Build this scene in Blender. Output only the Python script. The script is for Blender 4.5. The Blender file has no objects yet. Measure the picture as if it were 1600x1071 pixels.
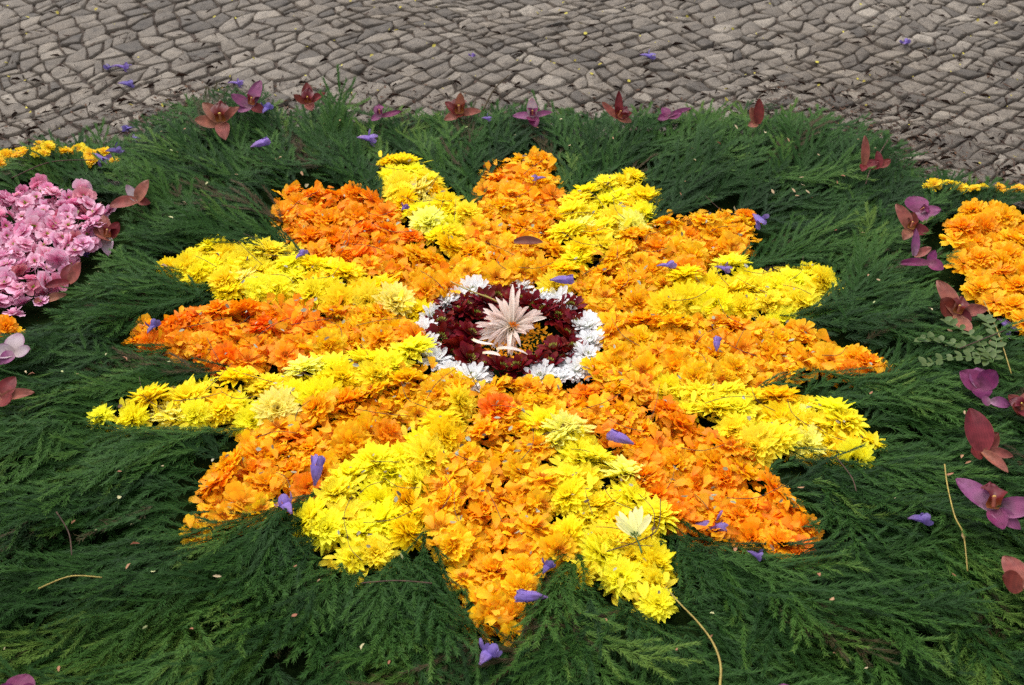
import bpy, math, random
import numpy as np
from mathutils import Vector, Matrix, Euler

rnd = random.Random(11)
rng = np.random.default_rng(11)
scn = bpy.context.scene
COL = scn.collection
R = math.radians

# ------------------------------------------------------------------ camera
F_PX, PITCH, DIST, Z0 = 2135.0, R(37.0), 2.2, 0.062
CAM = np.array([0.0, -DIST * math.cos(PITCH), Z0 + DIST * math.sin(PITCH)])
cd = bpy.data.cameras.new('camera')
cam = bpy.data.objects.new('camera', cd)
COL.objects.link(cam)
cam.location = CAM
cam.rotation_euler = (math.pi / 2 - PITCH, 0, 0)
cd.sensor_width = 36.0
cd.sensor_fit = 'HORIZONTAL'
cd.lens = 36.0 * F_PX / 1600.0
cd.clip_start = 0.05
cd.clip_end = 500
cd.dof.use_dof = True
cd.dof.focus_distance = 2.15
cd.dof.aperture_fstop = 9.0
scn.camera = cam

# ------------------------------------------------------------------ light
SUN_EL, SUN_ROT = R(62), R(-35)
world = bpy.data.worlds.new('World')
scn.world = world
world.use_nodes = True
wt = world.node_tree
wt.nodes.clear()
sky = wt.nodes.new('ShaderNodeTexSky')
sky.sky_type = 'NISHITA'
sky.sun_disc = False
sky.sun_elevation = SUN_EL
sky.sun_rotation = SUN_ROT
sky.air_density = 1.0
sky.dust_density = 4.0
sky.ozone_density = 0.6
hs = wt.nodes.new('ShaderNodeHueSaturation')      # overcast: the sky is grey-white
hs.inputs['Saturation'].default_value = 0.22
bg = wt.nodes.new('ShaderNodeBackground')
bg.inputs['Strength'].default_value = 0.15
wo = wt.nodes.new('ShaderNodeOutputWorld')
wt.links.new(sky.outputs[0], hs.inputs['Color'])
wt.links.new(hs.outputs[0], bg.inputs['Color'])
wt.links.new(bg.outputs[0], wo.inputs['Surface'])

sl = bpy.data.lights.new('sun', 'SUN')
sl.energy = 0.55
sl.angle = R(60)
sl.color = (1.0, 0.965, 0.92)
sun = bpy.data.objects.new('sun', sl)
COL.objects.link(sun)
# sky sun_rotation is measured from +Y towards +X
sd = Vector((math.sin(SUN_ROT) * math.cos(SUN_EL), math.cos(SUN_ROT) * math.cos(SUN_EL), math.sin(SUN_EL)))
sun.rotation_euler = sd.to_track_quat('Z', 'Y').to_euler()

scn.view_settings.view_transform = 'Standard'
scn.view_settings.look = 'None'
scn.view_settings.exposure = 0.98
scn.view_settings.gamma = 1.0
scn.view_settings.use_curve_mapping = False
scn.render.engine = 'CYCLES'
scn.cycles.use_denoising = False
scn.cycles.max_bounces = 8
scn.cycles.transmission_bounces = 6


# ------------------------------------------------------------------ helpers
def at(px, py, z=Z0):
    """world point at height z that the photograph shows at pixel px,py (1600x1071)"""
    r = np.array([1.0, 0, 0])
    u = np.array([0, math.sin(PITCH), math.cos(PITCH)])
    f = np.array([0, math.cos(PITCH), -math.sin(PITCH)])
    d = f * F_PX + r * (px - 800) + u * (535.5 - py)
    return CAM + d * ((z - CAM[2]) / d[2])


def polyw(pts, z=Z0):
    return np.array([at(x, y, z)[:2] for x, y in pts])


def inside(P, poly):
    x, y = P[:, 0], P[:, 1]
    res = np.zeros(len(P), bool)
    n = len(poly)
    for i in range(n):
        x1, y1 = poly[i]
        x2, y2 = poly[(i + 1) % n]
        if y1 == y2:
            continue
        c = ((y1 > y) != (y2 > y)) & (x < (x2 - x1) * (y - y1) / (y2 - y1) + x1)
        res ^= c
    return res


def edgedist(P, poly):
    d = np.full(len(P), 1e9)
    n = len(poly)
    for i in range(n):
        a = poly[i]
        b = poly[(i + 1) % n]
        ab = b - a
        t = np.clip(((P - a) @ ab) / max(ab @ ab, 1e-12), 0, 1)
        q = P - (a + t[:, None] * ab)
        d = np.minimum(d, np.sqrt((q * q).sum(1)))
    return d


def sdist(P, poly):
    """positive outside, negative inside"""
    return np.where(inside(P, poly), -1, 1) * edgedist(P, poly)


def mesh_np(name, V, faces_flat, counts, mat=None, attrs=None, smooth=False):
    me = bpy.data.meshes.new(name)
    V = np.asarray(V, np.float32)
    me.vertices.add(len(V))
    me.vertices.foreach_set('co', V.ravel())
    me.loops.add(len(faces_flat))
    me.loops.foreach_set('vertex_index', np.asarray(faces_flat, np.int32))
    counts = np.asarray(counts, np.int32)
    me.polygons.add(len(counts))
    starts = np.concatenate([[0], np.cumsum(counts)[:-1]]).astype(np.int32)
    me.polygons.foreach_set('loop_start', starts)
    me.polygons.foreach_set('loop_total', counts)
    for k, a in (attrs or {}).items():
        at_ = me.attributes.new(k, 'FLOAT', 'POINT')
        at_.data.foreach_set('value', np.asarray(a, np.float32))
    me.update(calc_edges=True)
    if smooth:
        me.polygons.foreach_set('use_smooth', np.ones(len(counts), bool))
    if mat:
        me.materials.append(mat)
    return me


class MB:
    """collects pieces and makes one mesh"""
    def __init__(s):
        s.V, s.F, s.C, s.A, s.n = [], [], [], {'t': [], 'rnd': []}, 0

    def add(s, V, F, t=None, r=0.5):
        V = np.asarray(V, float)
        for f in F:
            s.F.extend(int(i) + s.n for i in f)
            s.C.append(len(f))
        s.V.append(V)
        s.A['t'].append(np.zeros(len(V)) if t is None else np.asarray(t, float))
        s.A['rnd'].append(np.full(len(V), r))
        s.n += len(V)

    def mesh(s, name, mat, smooth=True):
        return mesh_np(name, np.concatenate(s.V), s.F, s.C, mat,
                       {k: np.concatenate(v) for k, v in s.A.items()}, smooth)


def link(name, data, parent=None, loc=None, rot=None):
    o = bpy.data.objects.new(name, data)
    COL.objects.link(o)
    if parent is not None:
        o.parent = parent
    if loc is not None:
        o.location = loc
    if rot is not None:
        o.rotation_euler = rot
    return o


def tag(o, label, cat, group=None, kind=None):
    if label:
        o['label'] = label
    if cat:
        o['category'] = cat
    if group:
        o['group'] = group
    if kind:
        o['kind'] = kind
    return o


def copy_thing(src):
    c = src.copy()
    COL.objects.link(c)
    for ch in src.children:
        d = ch.copy()
        COL.objects.link(d)
        d.parent = c
    return c


def rotm(yaw=0, pitch=0, roll=0):
    return np.array(Euler((roll, -pitch, yaw), 'XYZ').to_matrix())


# ------------------------------------------------------------------ materials
def mat_new(name):
    m = bpy.data.materials.new(name)
    m.use_nodes = True
    nt = m.node_tree
    nt.nodes.clear()
    return m, nt, nt.nodes.new('ShaderNodeOutputMaterial')


def N(nt, t, **kw):
    n = nt.nodes.new(t)
    for k, v in kw.items():
        setattr(n, k, v)
    return n


def ramp(nt, stops):
    n = nt.nodes.new('ShaderNodeValToRGB')
    e = n.color_ramp.elements
    while len(e) < len(stops):
        e.new(0.5)
    for el, (p, c) in zip(e, stops):
        el.position = p
        el.color = (*c, 1)
    return n


def mix(nt, a, b, fac, mode='MIX'):
    n = nt.nodes.new('ShaderNodeMix')
    n.data_type = 'RGBA'
    n.blend_type = mode
    for sock, v in ((6, a), (7, b), (0, fac)):
        if hasattr(v, 'is_output'):
            nt.links.new(v, n.inputs[sock])
        else:
            n.inputs[sock].default_value = (*v, 1) if isinstance(v, tuple) else v
    return n.outputs[2]


def petal_mat(name, stops, objcol=False, veins=0.0, rough=0.55, trans=0.28, spec=0.25, streak=0.12, vary=0.22, nscale=260.0):
    """petal: colour along its length, slight per-petal and per-flower variation, fine veins, lets light through"""
    m, nt, out = mat_new(name)
    t = N(nt, 'ShaderNodeAttribute', attribute_name='t')
    r = N(nt, 'ShaderNodeAttribute', attribute_name='rnd')
    cr = ramp(nt, stops)
    nt.links.new(t.outputs['Fac'], cr.inputs[0])
    col = cr.outputs[0]
    oi = N(nt, 'ShaderNodeObjectInfo')
    if objcol:
        col = mix(nt, col, oi.outputs['Color'], 1.0, 'MULTIPLY')
    # value variation
    hsv = N(nt, 'ShaderNodeHueSaturation')
    mr = N(nt, 'ShaderNodeMapRange')
    mr.inputs[3].default_value = 1 - vary
    mr.inputs[4].default_value = 1 + vary * 0.6
    nt.links.new(r.outputs['Fac'], mr.inputs[0])
    mr2 = N(nt, 'ShaderNodeMapRange')
    mr2.inputs[3].default_value = 0.488
    mr2.inputs[4].default_value = 0.512
    nt.links.new(oi.outputs['Random'], mr2.inputs[0])
    nt.links.new(mr.outputs[0], hsv.inputs['Value'])
    nt.links.new(mr2.outputs[0], hsv.inputs['Hue'])
    nt.links.new(col, hsv.inputs['Color'])
    tc = N(nt, 'ShaderNodeTexCoord')
    nz = N(nt, 'ShaderNodeTexNoise')
    nz.inputs['Scale'].default_value = nscale
    nz.inputs['Detail'].default_value = 3
    nt.links.new(tc.outputs['Object'], nz.inputs['Vector'])
    col = mix(nt, hsv.outputs[0], nz.outputs['Fac'], streak, 'OVERLAY')
    if veins:
        wv = N(nt, 'ShaderNodeTexWave')
        wv.bands_direction = 'Y'
        wv.inputs['Scale'].default_value = 150
        wv.inputs['Distortion'].default_value = 3.5
        wv.inputs['Detail'].default_value = 2
        nt.links.new(tc.outputs['Object'], wv.inputs['Vector'])
        vr = ramp(nt, [(0.0, (0.45, 0.35, 0.38)), (0.45, (1, 1, 1))])
        nt.links.new(wv.outputs['Fac'], vr.inputs[0])
        col = mix(nt, col, vr.outputs[0], veins, 'MULTIPLY')
        n5 = N(nt, 'ShaderNodeTexNoise')          # bruises and faded patches
        n5.inputs['Scale'].default_value = 55
        n5.inputs['Detail'].default_value = 4
        nt.links.new(tc.outputs['Object'], n5.inputs['Vector'])
        v5 = ramp(nt, [(0.34, (0.55, 0.45, 0.42)), (0.5, (1, 1, 1)), (0.72, (1.3, 1.25, 1.2))])
        nt.links.new(n5.outputs['Fac'], v5.inputs[0])
        col = mix(nt, col, v5.outputs[0], 0.8, 'MULTIPLY')
    p = N(nt, 'ShaderNodeBsdfPrincipled')
    p.inputs['Roughness'].default_value = rough
    p.inputs['Specular IOR Level'].default_value = spec
    nt.links.new(col, p.inputs['Base Color'])
    bp = N(nt, 'ShaderNodeBump')
    bp.inputs['Strength'].default_value = 0.12
    bp.inputs['Distance'].default_value = 0.002
    nt.links.new(nz.outputs['Fac'], bp.inputs['Height'])
    nt.links.new(bp.outputs[0], p.inputs['Normal'])
    tr = N(nt, 'ShaderNodeBsdfTranslucent')
    nt.links.new(col, tr.inputs['Color'])
    ms = N(nt, 'ShaderNodeMixShader')
    ms.inputs[0].default_value = trans
    nt.links.new(p.outputs[0], ms.inputs[1])
    nt.links.new(tr.outputs[0], ms.inputs[2])
    nt.links.new(ms.outputs[0], out.inputs[0])
    return m


def plain_mat(name, c1, c2, scale=60.0, rough=0.7, spec=0.3, bump=0.3, dist=0.002):
    m, nt, out = mat_new(name)
    tc = N(nt, 'ShaderNodeTexCoord')
    nz = N(nt, 'ShaderNodeTexNoise')
    nz.inputs['Scale'].default_value = scale
    nz.inputs['Detail'].default_value = 5
    nt.links.new(tc.outputs['Object'], nz.inputs['Vector'])
    cr = ramp(nt, [(0.3, c1), (0.7, c2)])
    nt.links.new(nz.outputs['Fac'], cr.inputs[0])
    p = N(nt, 'ShaderNodeBsdfPrincipled')
    p.inputs['Roughness'].default_value = rough
    p.inputs['Specular IOR Level'].default_value = spec
    nt.links.new(cr.outputs[0], p.inputs['Base Color'])
    bp = N(nt, 'ShaderNodeBump')
    bp.inputs['Strength'].default_value = bump
    bp.inputs['Distance'].default_value = dist
    nt.links.new(nz.outputs['Fac'], bp.inputs['Height'])
    nt.links.new(bp.outputs[0], p.inputs['Normal'])
    nt.links.new(p.outputs[0], out.inputs[0])
    return m


def attr_mat(name, attr, stops, rough=0.6, spec=0.3, trans=0.0):
    m, nt, out = mat_new(name)
    a = N(nt, 'ShaderNodeAttribute', attribute_name=attr)
    cr = ramp(nt, stops)
    nt.links.new(a.outputs['Fac'], cr.inputs[0])
    p = N(nt, 'ShaderNodeBsdfPrincipled')
    p.inputs['Roughness'].default_value = rough
    p.inputs['Specular IOR Level'].default_value = spec
    nt.links.new(cr.outputs[0], p.inputs['Base Color'])
    if trans:
        tr = N(nt, 'ShaderNodeBsdfTranslucent')
        nt.links.new(cr.outputs[0], tr.inputs['Color'])
        ms = N(nt, 'ShaderNodeMixShader')
        ms.inputs[0].default_value = trans
        nt.links.new(p.outputs[0], ms.inputs[1])
        nt.links.new(tr.outputs[0], ms.inputs[2])
        nt.links.new(ms.outputs[0], out.inputs[0])
    else:
        nt.links.new(p.outputs[0], out.inputs[0])
    return m


def stone_mat():
    m, nt, out = mat_new('limestone')
    a = N(nt, 'ShaderNodeAttribute', attribute_name='rnd')
    tc = N(nt, 'ShaderNodeTexCoord')
    geo = N(nt, 'ShaderNodeNewGeometry')
    n1 = N(nt, 'ShaderNodeTexNoise')
    n1.inputs['Scale'].default_value = 38
    n1.inputs['Detail'].default_value = 7
    n1.inputs['Roughness'].default_value = 0.68
    nt.links.new(geo.outputs['Position'], n1.inputs['Vector'])
    n2 = N(nt, 'ShaderNodeTexNoise')
    n2.inputs['Scale'].default_value = 190
    n2.inputs['Detail'].default_value = 4
    nt.links.new(geo.outputs['Position'], n2.inputs['Vector'])
    n3 = N(nt, 'ShaderNodeTexNoise')
    n3.inputs['Scale'].default_value = 3.2
    n3.inputs['Detail'].default_value = 3
    nt.links.new(geo.outputs['Position'], n3.inputs['Vector'])
    base = ramp(nt, [(0.0, (0.070, 0.056, 0.042)), (0.3, (0.118, 0.096, 0.073)), (0.75, (0.172, 0.143, 0.111)), (1.0, (0.24, 0.205, 0.163))])
    nt.links.new(a.outputs['Fac'], base.inputs[0])
    r1 = ramp(nt, [(0.3, (0.42, 0.39, 0.36)), (0.5, (0.9, 0.9, 0.9)), (0.72, (1.18, 1.17, 1.15))])
    nt.links.new(n1.outputs['Fac'], r1.inputs[0])
    col = mix(nt, base.outputs[0], r1.outputs[0], 1.0, 'MULTIPLY')
    r2 = ramp(nt, [(0.30, (0.32, 0.28, 0.24)), (0.42, (1, 1, 1))])      # pits and specks
    nt.links.new(n2.outputs['Fac'], r2.inputs[0])
    col = mix(nt, col, r2.outputs[0], 0.75, 'MULTIPLY')
    r3 = ramp(nt, [(0.35, (0.78, 0.74, 0.70)), (0.65, (1.06, 1.06, 1.07))])
    nt.links.new(n3.outputs['Fac'], r3.inputs[0])
    col = mix(nt, col, r3.outputs[0], 1.0, 'MULTIPLY')
    p = N(nt, 'ShaderNodeBsdfPrincipled')
    p.inputs['Roughness'].default_value = 0.62
    p.inputs['Specular IOR Level'].default_value = 0.35
    nt.links.new(col, p.inputs['Base Color'])
    bp = N(nt, 'ShaderNodeBump')
    bp.inputs['Strength'].default_value = 0.9
    bp.inputs['Distance'].default_value = 0.008
    nt.links.new(n1.outputs['Fac'], bp.inputs['Height'])
    nt.links.new(bp.outputs[0], p.inputs['Normal'])
    nt.links.new(p.outputs[0], out.inputs[0])
    return m


def paving_sheet_mat():
    """earth between the stones; past the built stones a plain cobble relief takes over"""
    m, nt, out = mat_new('joint_earth')
    geo = N(nt, 'ShaderNodeNewGeometry')
    n1 = N(nt, 'ShaderNodeTexNoise')
    n1.inputs['Scale'].default_value = 90
    n1.inputs['Detail'].default_value = 6
    nt.links.new(geo.outputs['Position'], n1.inputs['Vector'])
    earth = ramp(nt, [(0.3, (0.018, 0.011, 0.007)), (0.55, (0.045, 0.029, 0.019)), (0.75, (0.085, 0.06, 0.04))])
    nt.links.new(n1.outputs['Fac'], earth.inputs[0])
    vo = N(nt, 'ShaderNodeTexVoronoi')
    vo.feature = 'DISTANCE_TO_EDGE'
    vo.inputs['Scale'].default_value = 19
    nt.links.new(geo.outputs['Position'], vo.inputs['Vector'])
    st = ramp(nt, [(0.06, (0.05, 0.04, 0.03)), (0.12, (0.30, 0.275, 0.245))])
    nt.links.new(vo.outputs['Distance'], st.inputs[0])
    ln = N(nt, 'ShaderNodeVectorMath', operation='LENGTH')
    nt.links.new(geo.outputs['Position'], ln.inputs[0])
    far = N(nt, 'ShaderNodeMath', operation='GREATER_THAN')
    far.inputs[1].default_value = 3.4
    nt.links.new(ln.outputs['Value'], far.inputs[0])
    col = mix(nt, earth.outputs[0], st.outputs[0], far.outputs[0])
    p = N(nt, 'ShaderNodeBsdfPrincipled')
    p.inputs['Roughness'].default_value = 0.9
    nt.links.new(col, p.inputs['Base Color'])
    bp = N(nt, 'ShaderNodeBump')
    bp.inputs['Strength'].default_value = 0.8
    bp.inputs['Distance'].default_value = 0.004
    nt.links.new(n1.outputs['Fac'], bp.inputs['Height'])
    nt.links.new(bp.outputs[0], p.inputs['Normal'])
    nt.links.new(p.outputs[0], out.inputs[0])
    return m


W3 = (1.0, 1.0, 1.0)
M_STONE = stone_mat()
M_SHEET = paving_sheet_mat()
M_ORANGE = petal_mat('orange_petal', [(0.0, (0.86, 0.55, 0.6)), (0.45, (1, 0.92, 1)), (1.0, (1, 1.04, 1))], objcol=True, trans=0.38, vary=0.2)
M_YELLOW = petal_mat('yellow_petal', [(0.0, (1.0, 0.90, 0.9)), (0.5, W3), (1.0, (1.0, 1.02, 1.4))], objcol=True, trans=0.45, vary=0.06, streak=0.03, spec=0.15)
M_WHITE = petal_mat('white_petal', [(0.0, (0.72, 0.78, 0.55)), (0.2, (0.88, 0.88, 0.86)), (1.0, (0.90, 0.90, 0.91))], trans=0.4, vary=0.04, streak=0.0, spec=0.15)
M_MAROON = petal_mat('maroon_petal', [(0.0, (0.09, 0.002, 0.004)), (0.6, (0.15, 0.003, 0.006)), (1.0, (0.19, 0.006, 0.009))], trans=0.15, spec=0.2, rough=0.45, vary=0.35)
M_EYE = petal_mat('green_flower_eye', [(0.0, (0.16, 0.2, 0.02)), (1.0, (0.40, 0.38, 0.05))], trans=0.0)
M_CENTRE = petal_mat('orange_flower_centre', [(0.0, (0.45, 0.13, 0.006)), (1.0, (0.85, 0.3, 0.005))], trans=0.1)
M_CREAM = petal_mat('cream_petal', [(0.0, (0.82, 0.70, 0.42)), (0.3, (0.87, 0.77, 0.68)), (1.0, (0.86, 0.70, 0.64))], trans=0.35, vary=0.06, streak=0.05, spec=0.15)
M_PINK = petal_mat('pink_petal', [(0.0, (0.58, 0.05, 0.19)), (0.28, (0.71, 0.22, 0.38)), (0.6, (0.78, 0.37, 0.52)), (1.0, (0.80, 0.49, 0.61))], objcol=True, trans=0.3, vary=0.16, streak=0.05)
M_PURPLE = petal_mat('violet_petal', [(0.0, (0.21, 0.13, 0.33)), (0.5, (0.175, 0.115, 0.41)), (1.0, (0.25, 0.18, 0.52))], objcol=True, veins=0.25, trans=0.25, vary=0.15, streak=0.3)
M_COPPER = petal_mat('copper_orchid_petal', [(0.0, (0.2992, 0.1156, 0.068)), (0.6, (0.272, 0.0782, 0.0578)), (0.93, (0.2856, 0.1088, 0.0748)), (1.0, (0.374, 0.204, 0.1496))], trans=0.2, streak=0.3, nscale=120, veins=0.35)
M_DARKRED = petal_mat('dark_red_orchid_petal', [(0.0, (0.204, 0.034, 0.0272)), (0.6, (0.136, 0.01224, 0.01224)), (0.93, (0.1496, 0.017, 0.0136)), (1.0, (0.2856, 0.0952, 0.068))], trans=0.15, streak=0.3, nscale=120, veins=0.35)
M_MAUVE = petal_mat('mauve_orchid_petal', [(0.0, (0.3168, 0.1716, 0.2376)), (0.5, (0.2178, 0.0528, 0.1452)), (1.0, (0.2376, 0.066, 0.1716))], trans=0.2, streak=0.3, nscale=120, veins=0.35)
M_MAGENTA = petal_mat('magenta_orchid_petal', [(0.0, (0.2112, 0.0528, 0.1122)), (0.5, (0.1518, 0.0165, 0.0792)), (1.0, (0.1848, 0.0297, 0.1122))], trans=0.18, streak=0.3, nscale=120, veins=0.35)
M_PALE = petal_mat('pale_orchid_petal', [(0.0, (0.4125, 0.315, 0.3)), (0.6, (0.465, 0.36, 0.39)), (1.0, (0.315, 0.15, 0.24))], trans=0.25)
M_LIP = petal_mat('orchid_lip', [(0.0, (0.315, 0.105, 0.0225)), (0.35, (0.12, 0.009, 0.0105)), (0.8, (0.0825, 0.0045, 0.0075)), (1.0, (0.15, 0.015, 0.0225))], trans=0.08, rough=0.4, streak=0.4, nscale=140)
M_COLUMN = petal_mat('orchid_column', [(0.0, (0.28, 0.08, 0.04)), (0.7, (0.30, 0.10, 0.05)), (1.0, (0.68, 0.48, 0.08))], trans=0.05)
M_TWIG = plain_mat('dark_twig', (0.035, 0.018, 0.012), (0.09, 0.045, 0.028), 150)
M_STRAW = plain_mat('straw_stem', (0.20, 0.14, 0.03), (0.36, 0.27, 0.06), 90, rough=0.5)
M_GREENSTEM = plain_mat('green_stem', (0.05, 0.11, 0.02), (0.12, 0.2, 0.05), 90, rough=0.5)
M_LEAFB = plain_mat('dry_leaf', (0.09, 0.018, 0.01), (0.16, 0.04, 0.02), 80, rough=0.5)
M_WEED = plain_mat('weed_leaf', (0.03, 0.06, 0.008), (0.07, 0.10, 0.018), 60, rough=0.55)
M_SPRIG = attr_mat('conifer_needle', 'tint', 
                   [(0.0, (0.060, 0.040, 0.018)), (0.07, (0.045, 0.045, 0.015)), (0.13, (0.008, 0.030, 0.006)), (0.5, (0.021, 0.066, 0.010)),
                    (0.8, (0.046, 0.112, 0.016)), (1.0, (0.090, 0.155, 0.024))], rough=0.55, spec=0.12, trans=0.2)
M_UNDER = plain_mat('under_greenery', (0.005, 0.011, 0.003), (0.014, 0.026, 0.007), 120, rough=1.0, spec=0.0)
M_LITTER = attr_mat('leaf_litter', 'tint', [(0.0, (0.028, 0.014, 0.009)), (0.5, (0.055, 0.026, 0.015)), (0.8, (0.10, 0.046, 0.02)), (1.0, (0.2, 0.13, 0.05))], rough=0.8)
M_FLAKE = attr_mat('pale_flake', 'tint', [(0.0, (0.22, 0.06, 0.03)), (0.35, (0.34, 0.18, 0.09)), (0.7, (0.42, 0.34, 0.2)), (1.0, (0.32, 0.36, 0.14))], rough=0.6)
M_FLORET = attr_mat('yellow_floret', 'tint', [(0.0, (0.28, 0.22, 0.03)), (1.0, (0.42, 0.36, 0.04))], rough=0.7)

# ------------------------------------------------------------------ the design: outlines traced in the photograph, laid on the ground
RAYS = {
    'o_top': ('o', [(735, 295), (752, 258), (800, 228), (850, 235), (878, 268), (882, 300), (880, 390), (860, 440), (735, 445), (712, 400), (742, 330)]),
    'y_top_r': ('y', [(882, 300), (925, 288), (945, 267), (995, 264), (1022, 300), (1022, 328), (1000, 345), (940, 390), (880, 440), (858, 440), (880, 390)]),
    'o_up_r': ('o', [(1022, 330), (1080, 328), (1130, 313), (1180, 322), (1190, 350), (1165, 390), (1130, 400), (1050, 430), (985, 480), (930, 475), (880, 440), (940, 390), (1000, 345)]),
    'y_right_up': ('y', [(1060, 428), (1130, 402), (1180, 407), (1250, 402), (1290, 412), (1326, 440), (1290, 462), (1240, 487), (1120, 482), (1040, 490), (985, 482)]),
    'o_right': ('o', [(940, 480), (985, 484), (1120, 482), (1200, 490), (1270, 510), (1340, 532), (1406, 562), (1365, 588), (1280, 570), (1200, 588), (1100, 590), (1010, 575), (935, 560)]),
    'y_right_low': ('y', [(990, 560), (1090, 592), (1240, 600), (1320, 632), (1350, 652), (1386, 700), (1350, 714), (1170, 697), (1090, 642), (1020, 600)]),
    'o_low_r': ('o', [(915, 575), (1000, 572), (1040, 612), (1090, 650), (1170, 697), (1220, 745), (1265, 790), (1280, 845), (1260, 872), (1180, 850), (1090, 835), (1030, 800), (985, 730), (910, 655), (885, 600)]),
    'y_low_r': ('y', [(845, 640), (910, 660), (985, 735), (1035, 805), (1050, 870), (1058, 950), (1040, 966), (980, 930), (910, 890), (885, 860), (868, 790), (850, 700)]),
    'o_bottom': ('o', [(740, 600), (800, 588), (885, 592), (900, 650), (850, 650), (868, 790), (888, 860), (850, 890), (830, 930), (803, 996), (732, 983), (715, 930), (710, 880), (660, 840), (650, 800), (670, 720), (740, 640)]),
    'y_low_l': ('y', [(735, 612), (740, 640), (680, 700), (655, 790), (650, 842), (600, 868), (565, 893), (520, 883), (475, 820), (475, 790), (520, 730), (600, 680), (650, 645)]),
    'o_low_l': ('o', [(640, 560), (690, 565), (740, 600), (735, 620), (650, 645), (600, 680), (520, 730), (470, 772), (400, 800), (330, 828), (277, 846), (282, 810), (320, 720), (370, 680), (430, 650), (520, 605)]),
    'y_left_low': ('y', [(137, 650), (165, 625), (230, 602), (300, 590), (400, 572), (560, 545), (650, 537), (660, 560), (600, 580), (520, 610), (430, 655), (300, 662), (200, 664)]),
    'o_left': ('o', [(192, 520), (215, 492), (270, 480), (340, 470), (430, 457), (600, 470), (665, 490), (655, 532), (560, 545), (400, 570), (320, 575), (280, 540), (200, 532)]),
    'y_left_up': ('y', [(247, 405), (280, 387), (340, 367), (420, 372), (500, 400), (560, 420), (660, 452), (665, 490), (600, 472), (500, 463), (430, 458), (345, 463), (330, 440), (280, 420)]),
    'o_up_l': ('o', [(427, 300), (450, 282), (560, 287), (610, 322), (660, 370), (720, 420), (740, 442), (690, 470), (650, 458), (570, 420), (500, 392), (440, 360)]),
    'y_top_l': ('y', [(582, 265), (592, 235), (650, 242), (690, 267), (733, 315), (738, 330), (712, 400), (737, 438), (700, 408), (612, 320)]),
}
RAY_WORDS = {
    'o_top': 'the top orange ray', 'y_top_r': 'the yellow ray right of the top orange ray', 'o_up_r': 'the upper right orange ray',
    'y_right_up': 'the yellow ray above the right-hand orange ray', 'o_right': 'the right-hand orange ray',
    'y_right_low': 'the yellow ray below the right-hand orange ray', 'o_low_r': 'the lower right orange ray',
    'y_low_r': 'the yellow ray right of the bottom orange ray', 'o_bottom': 'the bottom orange ray',
    'y_low_l': 'the yellow ray left of the bottom orange ray', 'o_low_l': 'the lower left orange ray',
    'y_left_low': 'the yellow ray below the left-hand orange ray', 'o_left': 'the left-hand orange ray',
    'y_left_up': 'the yellow ray above the left-hand orange ray', 'o_up_l': 'the upper left orange ray',
    'y_top_l': 'the yellow ray left of the top orange ray',
}
RAYW = {k: polyw(p) for k, (c, p) in RAYS.items()}
RING_C = at(797, 517)[:2]
RING_R = (abs(at(940, 517)[0] - at(652, 517)[0]) / 2)
ringpoly = np.array([[RING_C[0] + RING_R * math.cos(a), RING_C[1] + RING_R * math.sin(a)] for a in np.linspace(0, 2 * math.pi, 40, endpoint=False)])
PINK = polyw([(0, 300), (30, 285), (60, 272), (110, 292), (140, 282), (178, 305), (175, 340), (150, 385), (110, 430), (70, 462), (30, 485), (-40, 495), (-330, 470), (-430, 400), (-300, 310), (-120, 285)])
GOLD = polyw([(1468, 338), (1490, 318), (1530, 313), (1575, 325), (1640, 330), (1820, 360), (1900, 430), (1820, 520), (1690, 540), (1600, 520), (1565, 490), (1505, 445), (1492, 400), (1480, 365)])
EDGE_L = polyw([(-420, 262), (-100, 258), (0, 254), (60, 245), (130, 247), (192, 249), (196, 264), (120, 270), (0, 268), (-100, 272), (-420, 278)], 0.04)
EDGE_R = polyw([(1425, 296), (1500, 302), (1600, 308), (1700, 318), (2050, 350), (2050, 372), (1700, 336), (1600, 324), (1500, 314), (1430, 306)], 0.04)
GOLD_L = polyw([(-300, 492), (-60, 500), (0, 492), (28, 500), (34, 518), (0, 528), (-80, 530), (-300, 540)])
HEAPS = list(RAYW.values()) + [ringpoly, PINK, GOLD, GOLD_L]
bed_px = [(-900, 252), (-300, 252), (0, 250), (150, 243), (215, 225), (250, 192), (290, 172), (400, 172), (560, 188), (700, 190), (860, 192), (1000, 196),
          (1150, 196), (1285, 188), (1350, 215), (1412, 260), (1436, 292), (1500, 300), (1700, 318), (2100, 348), (2500, 380)]
BED = np.concatenate([polyw(bed_px, 0.02), [[2.6, -1.12], [-2.6, -1.12]]])

# ------------------------------------------------------------------ height of the bed
GX0, GX1, GY0, GY1, GS = -2.0, 2.0, -1.2, 1.05, 0.0125
gx = np.arange(GX0, GX1 + GS, GS)
gy = np.arange(GY0, GY1 + GS, GS)
GXX, GYY = np.meshgrid(gx, gy)
GP = np.stack([GXX.ravel(), GYY.ravel()], 1)
sd_heap = np.full(len(GP), 1e9)
in_heap = np.zeros(len(GP), bool)
for pl in HEAPS:
    sd_heap = np.minimum(sd_heap, edgedist(GP, pl))
    in_heap |= inside(GP, pl)
sd_heap = np.where(in_heap, -sd_heap, sd_heap).reshape(GXX.shape)
sd_bed = -sdist(GP, BED).reshape(GXX.shape)          # positive inside the bed


def fnoise(x, y, f, seed):
    r = np.random.default_rng(seed)
    s = np.zeros_like(x)
    for _ in range(7):
        a = r.uniform(0, 2 * math.pi)
        k = f * r.uniform(0.6, 1.5) * 2 * math.pi
        s += np.sin(k * (math.cos(a) * x + math.sin(a) * y) + r.uniform(0, 6.28))
    return s / 3.2


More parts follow.
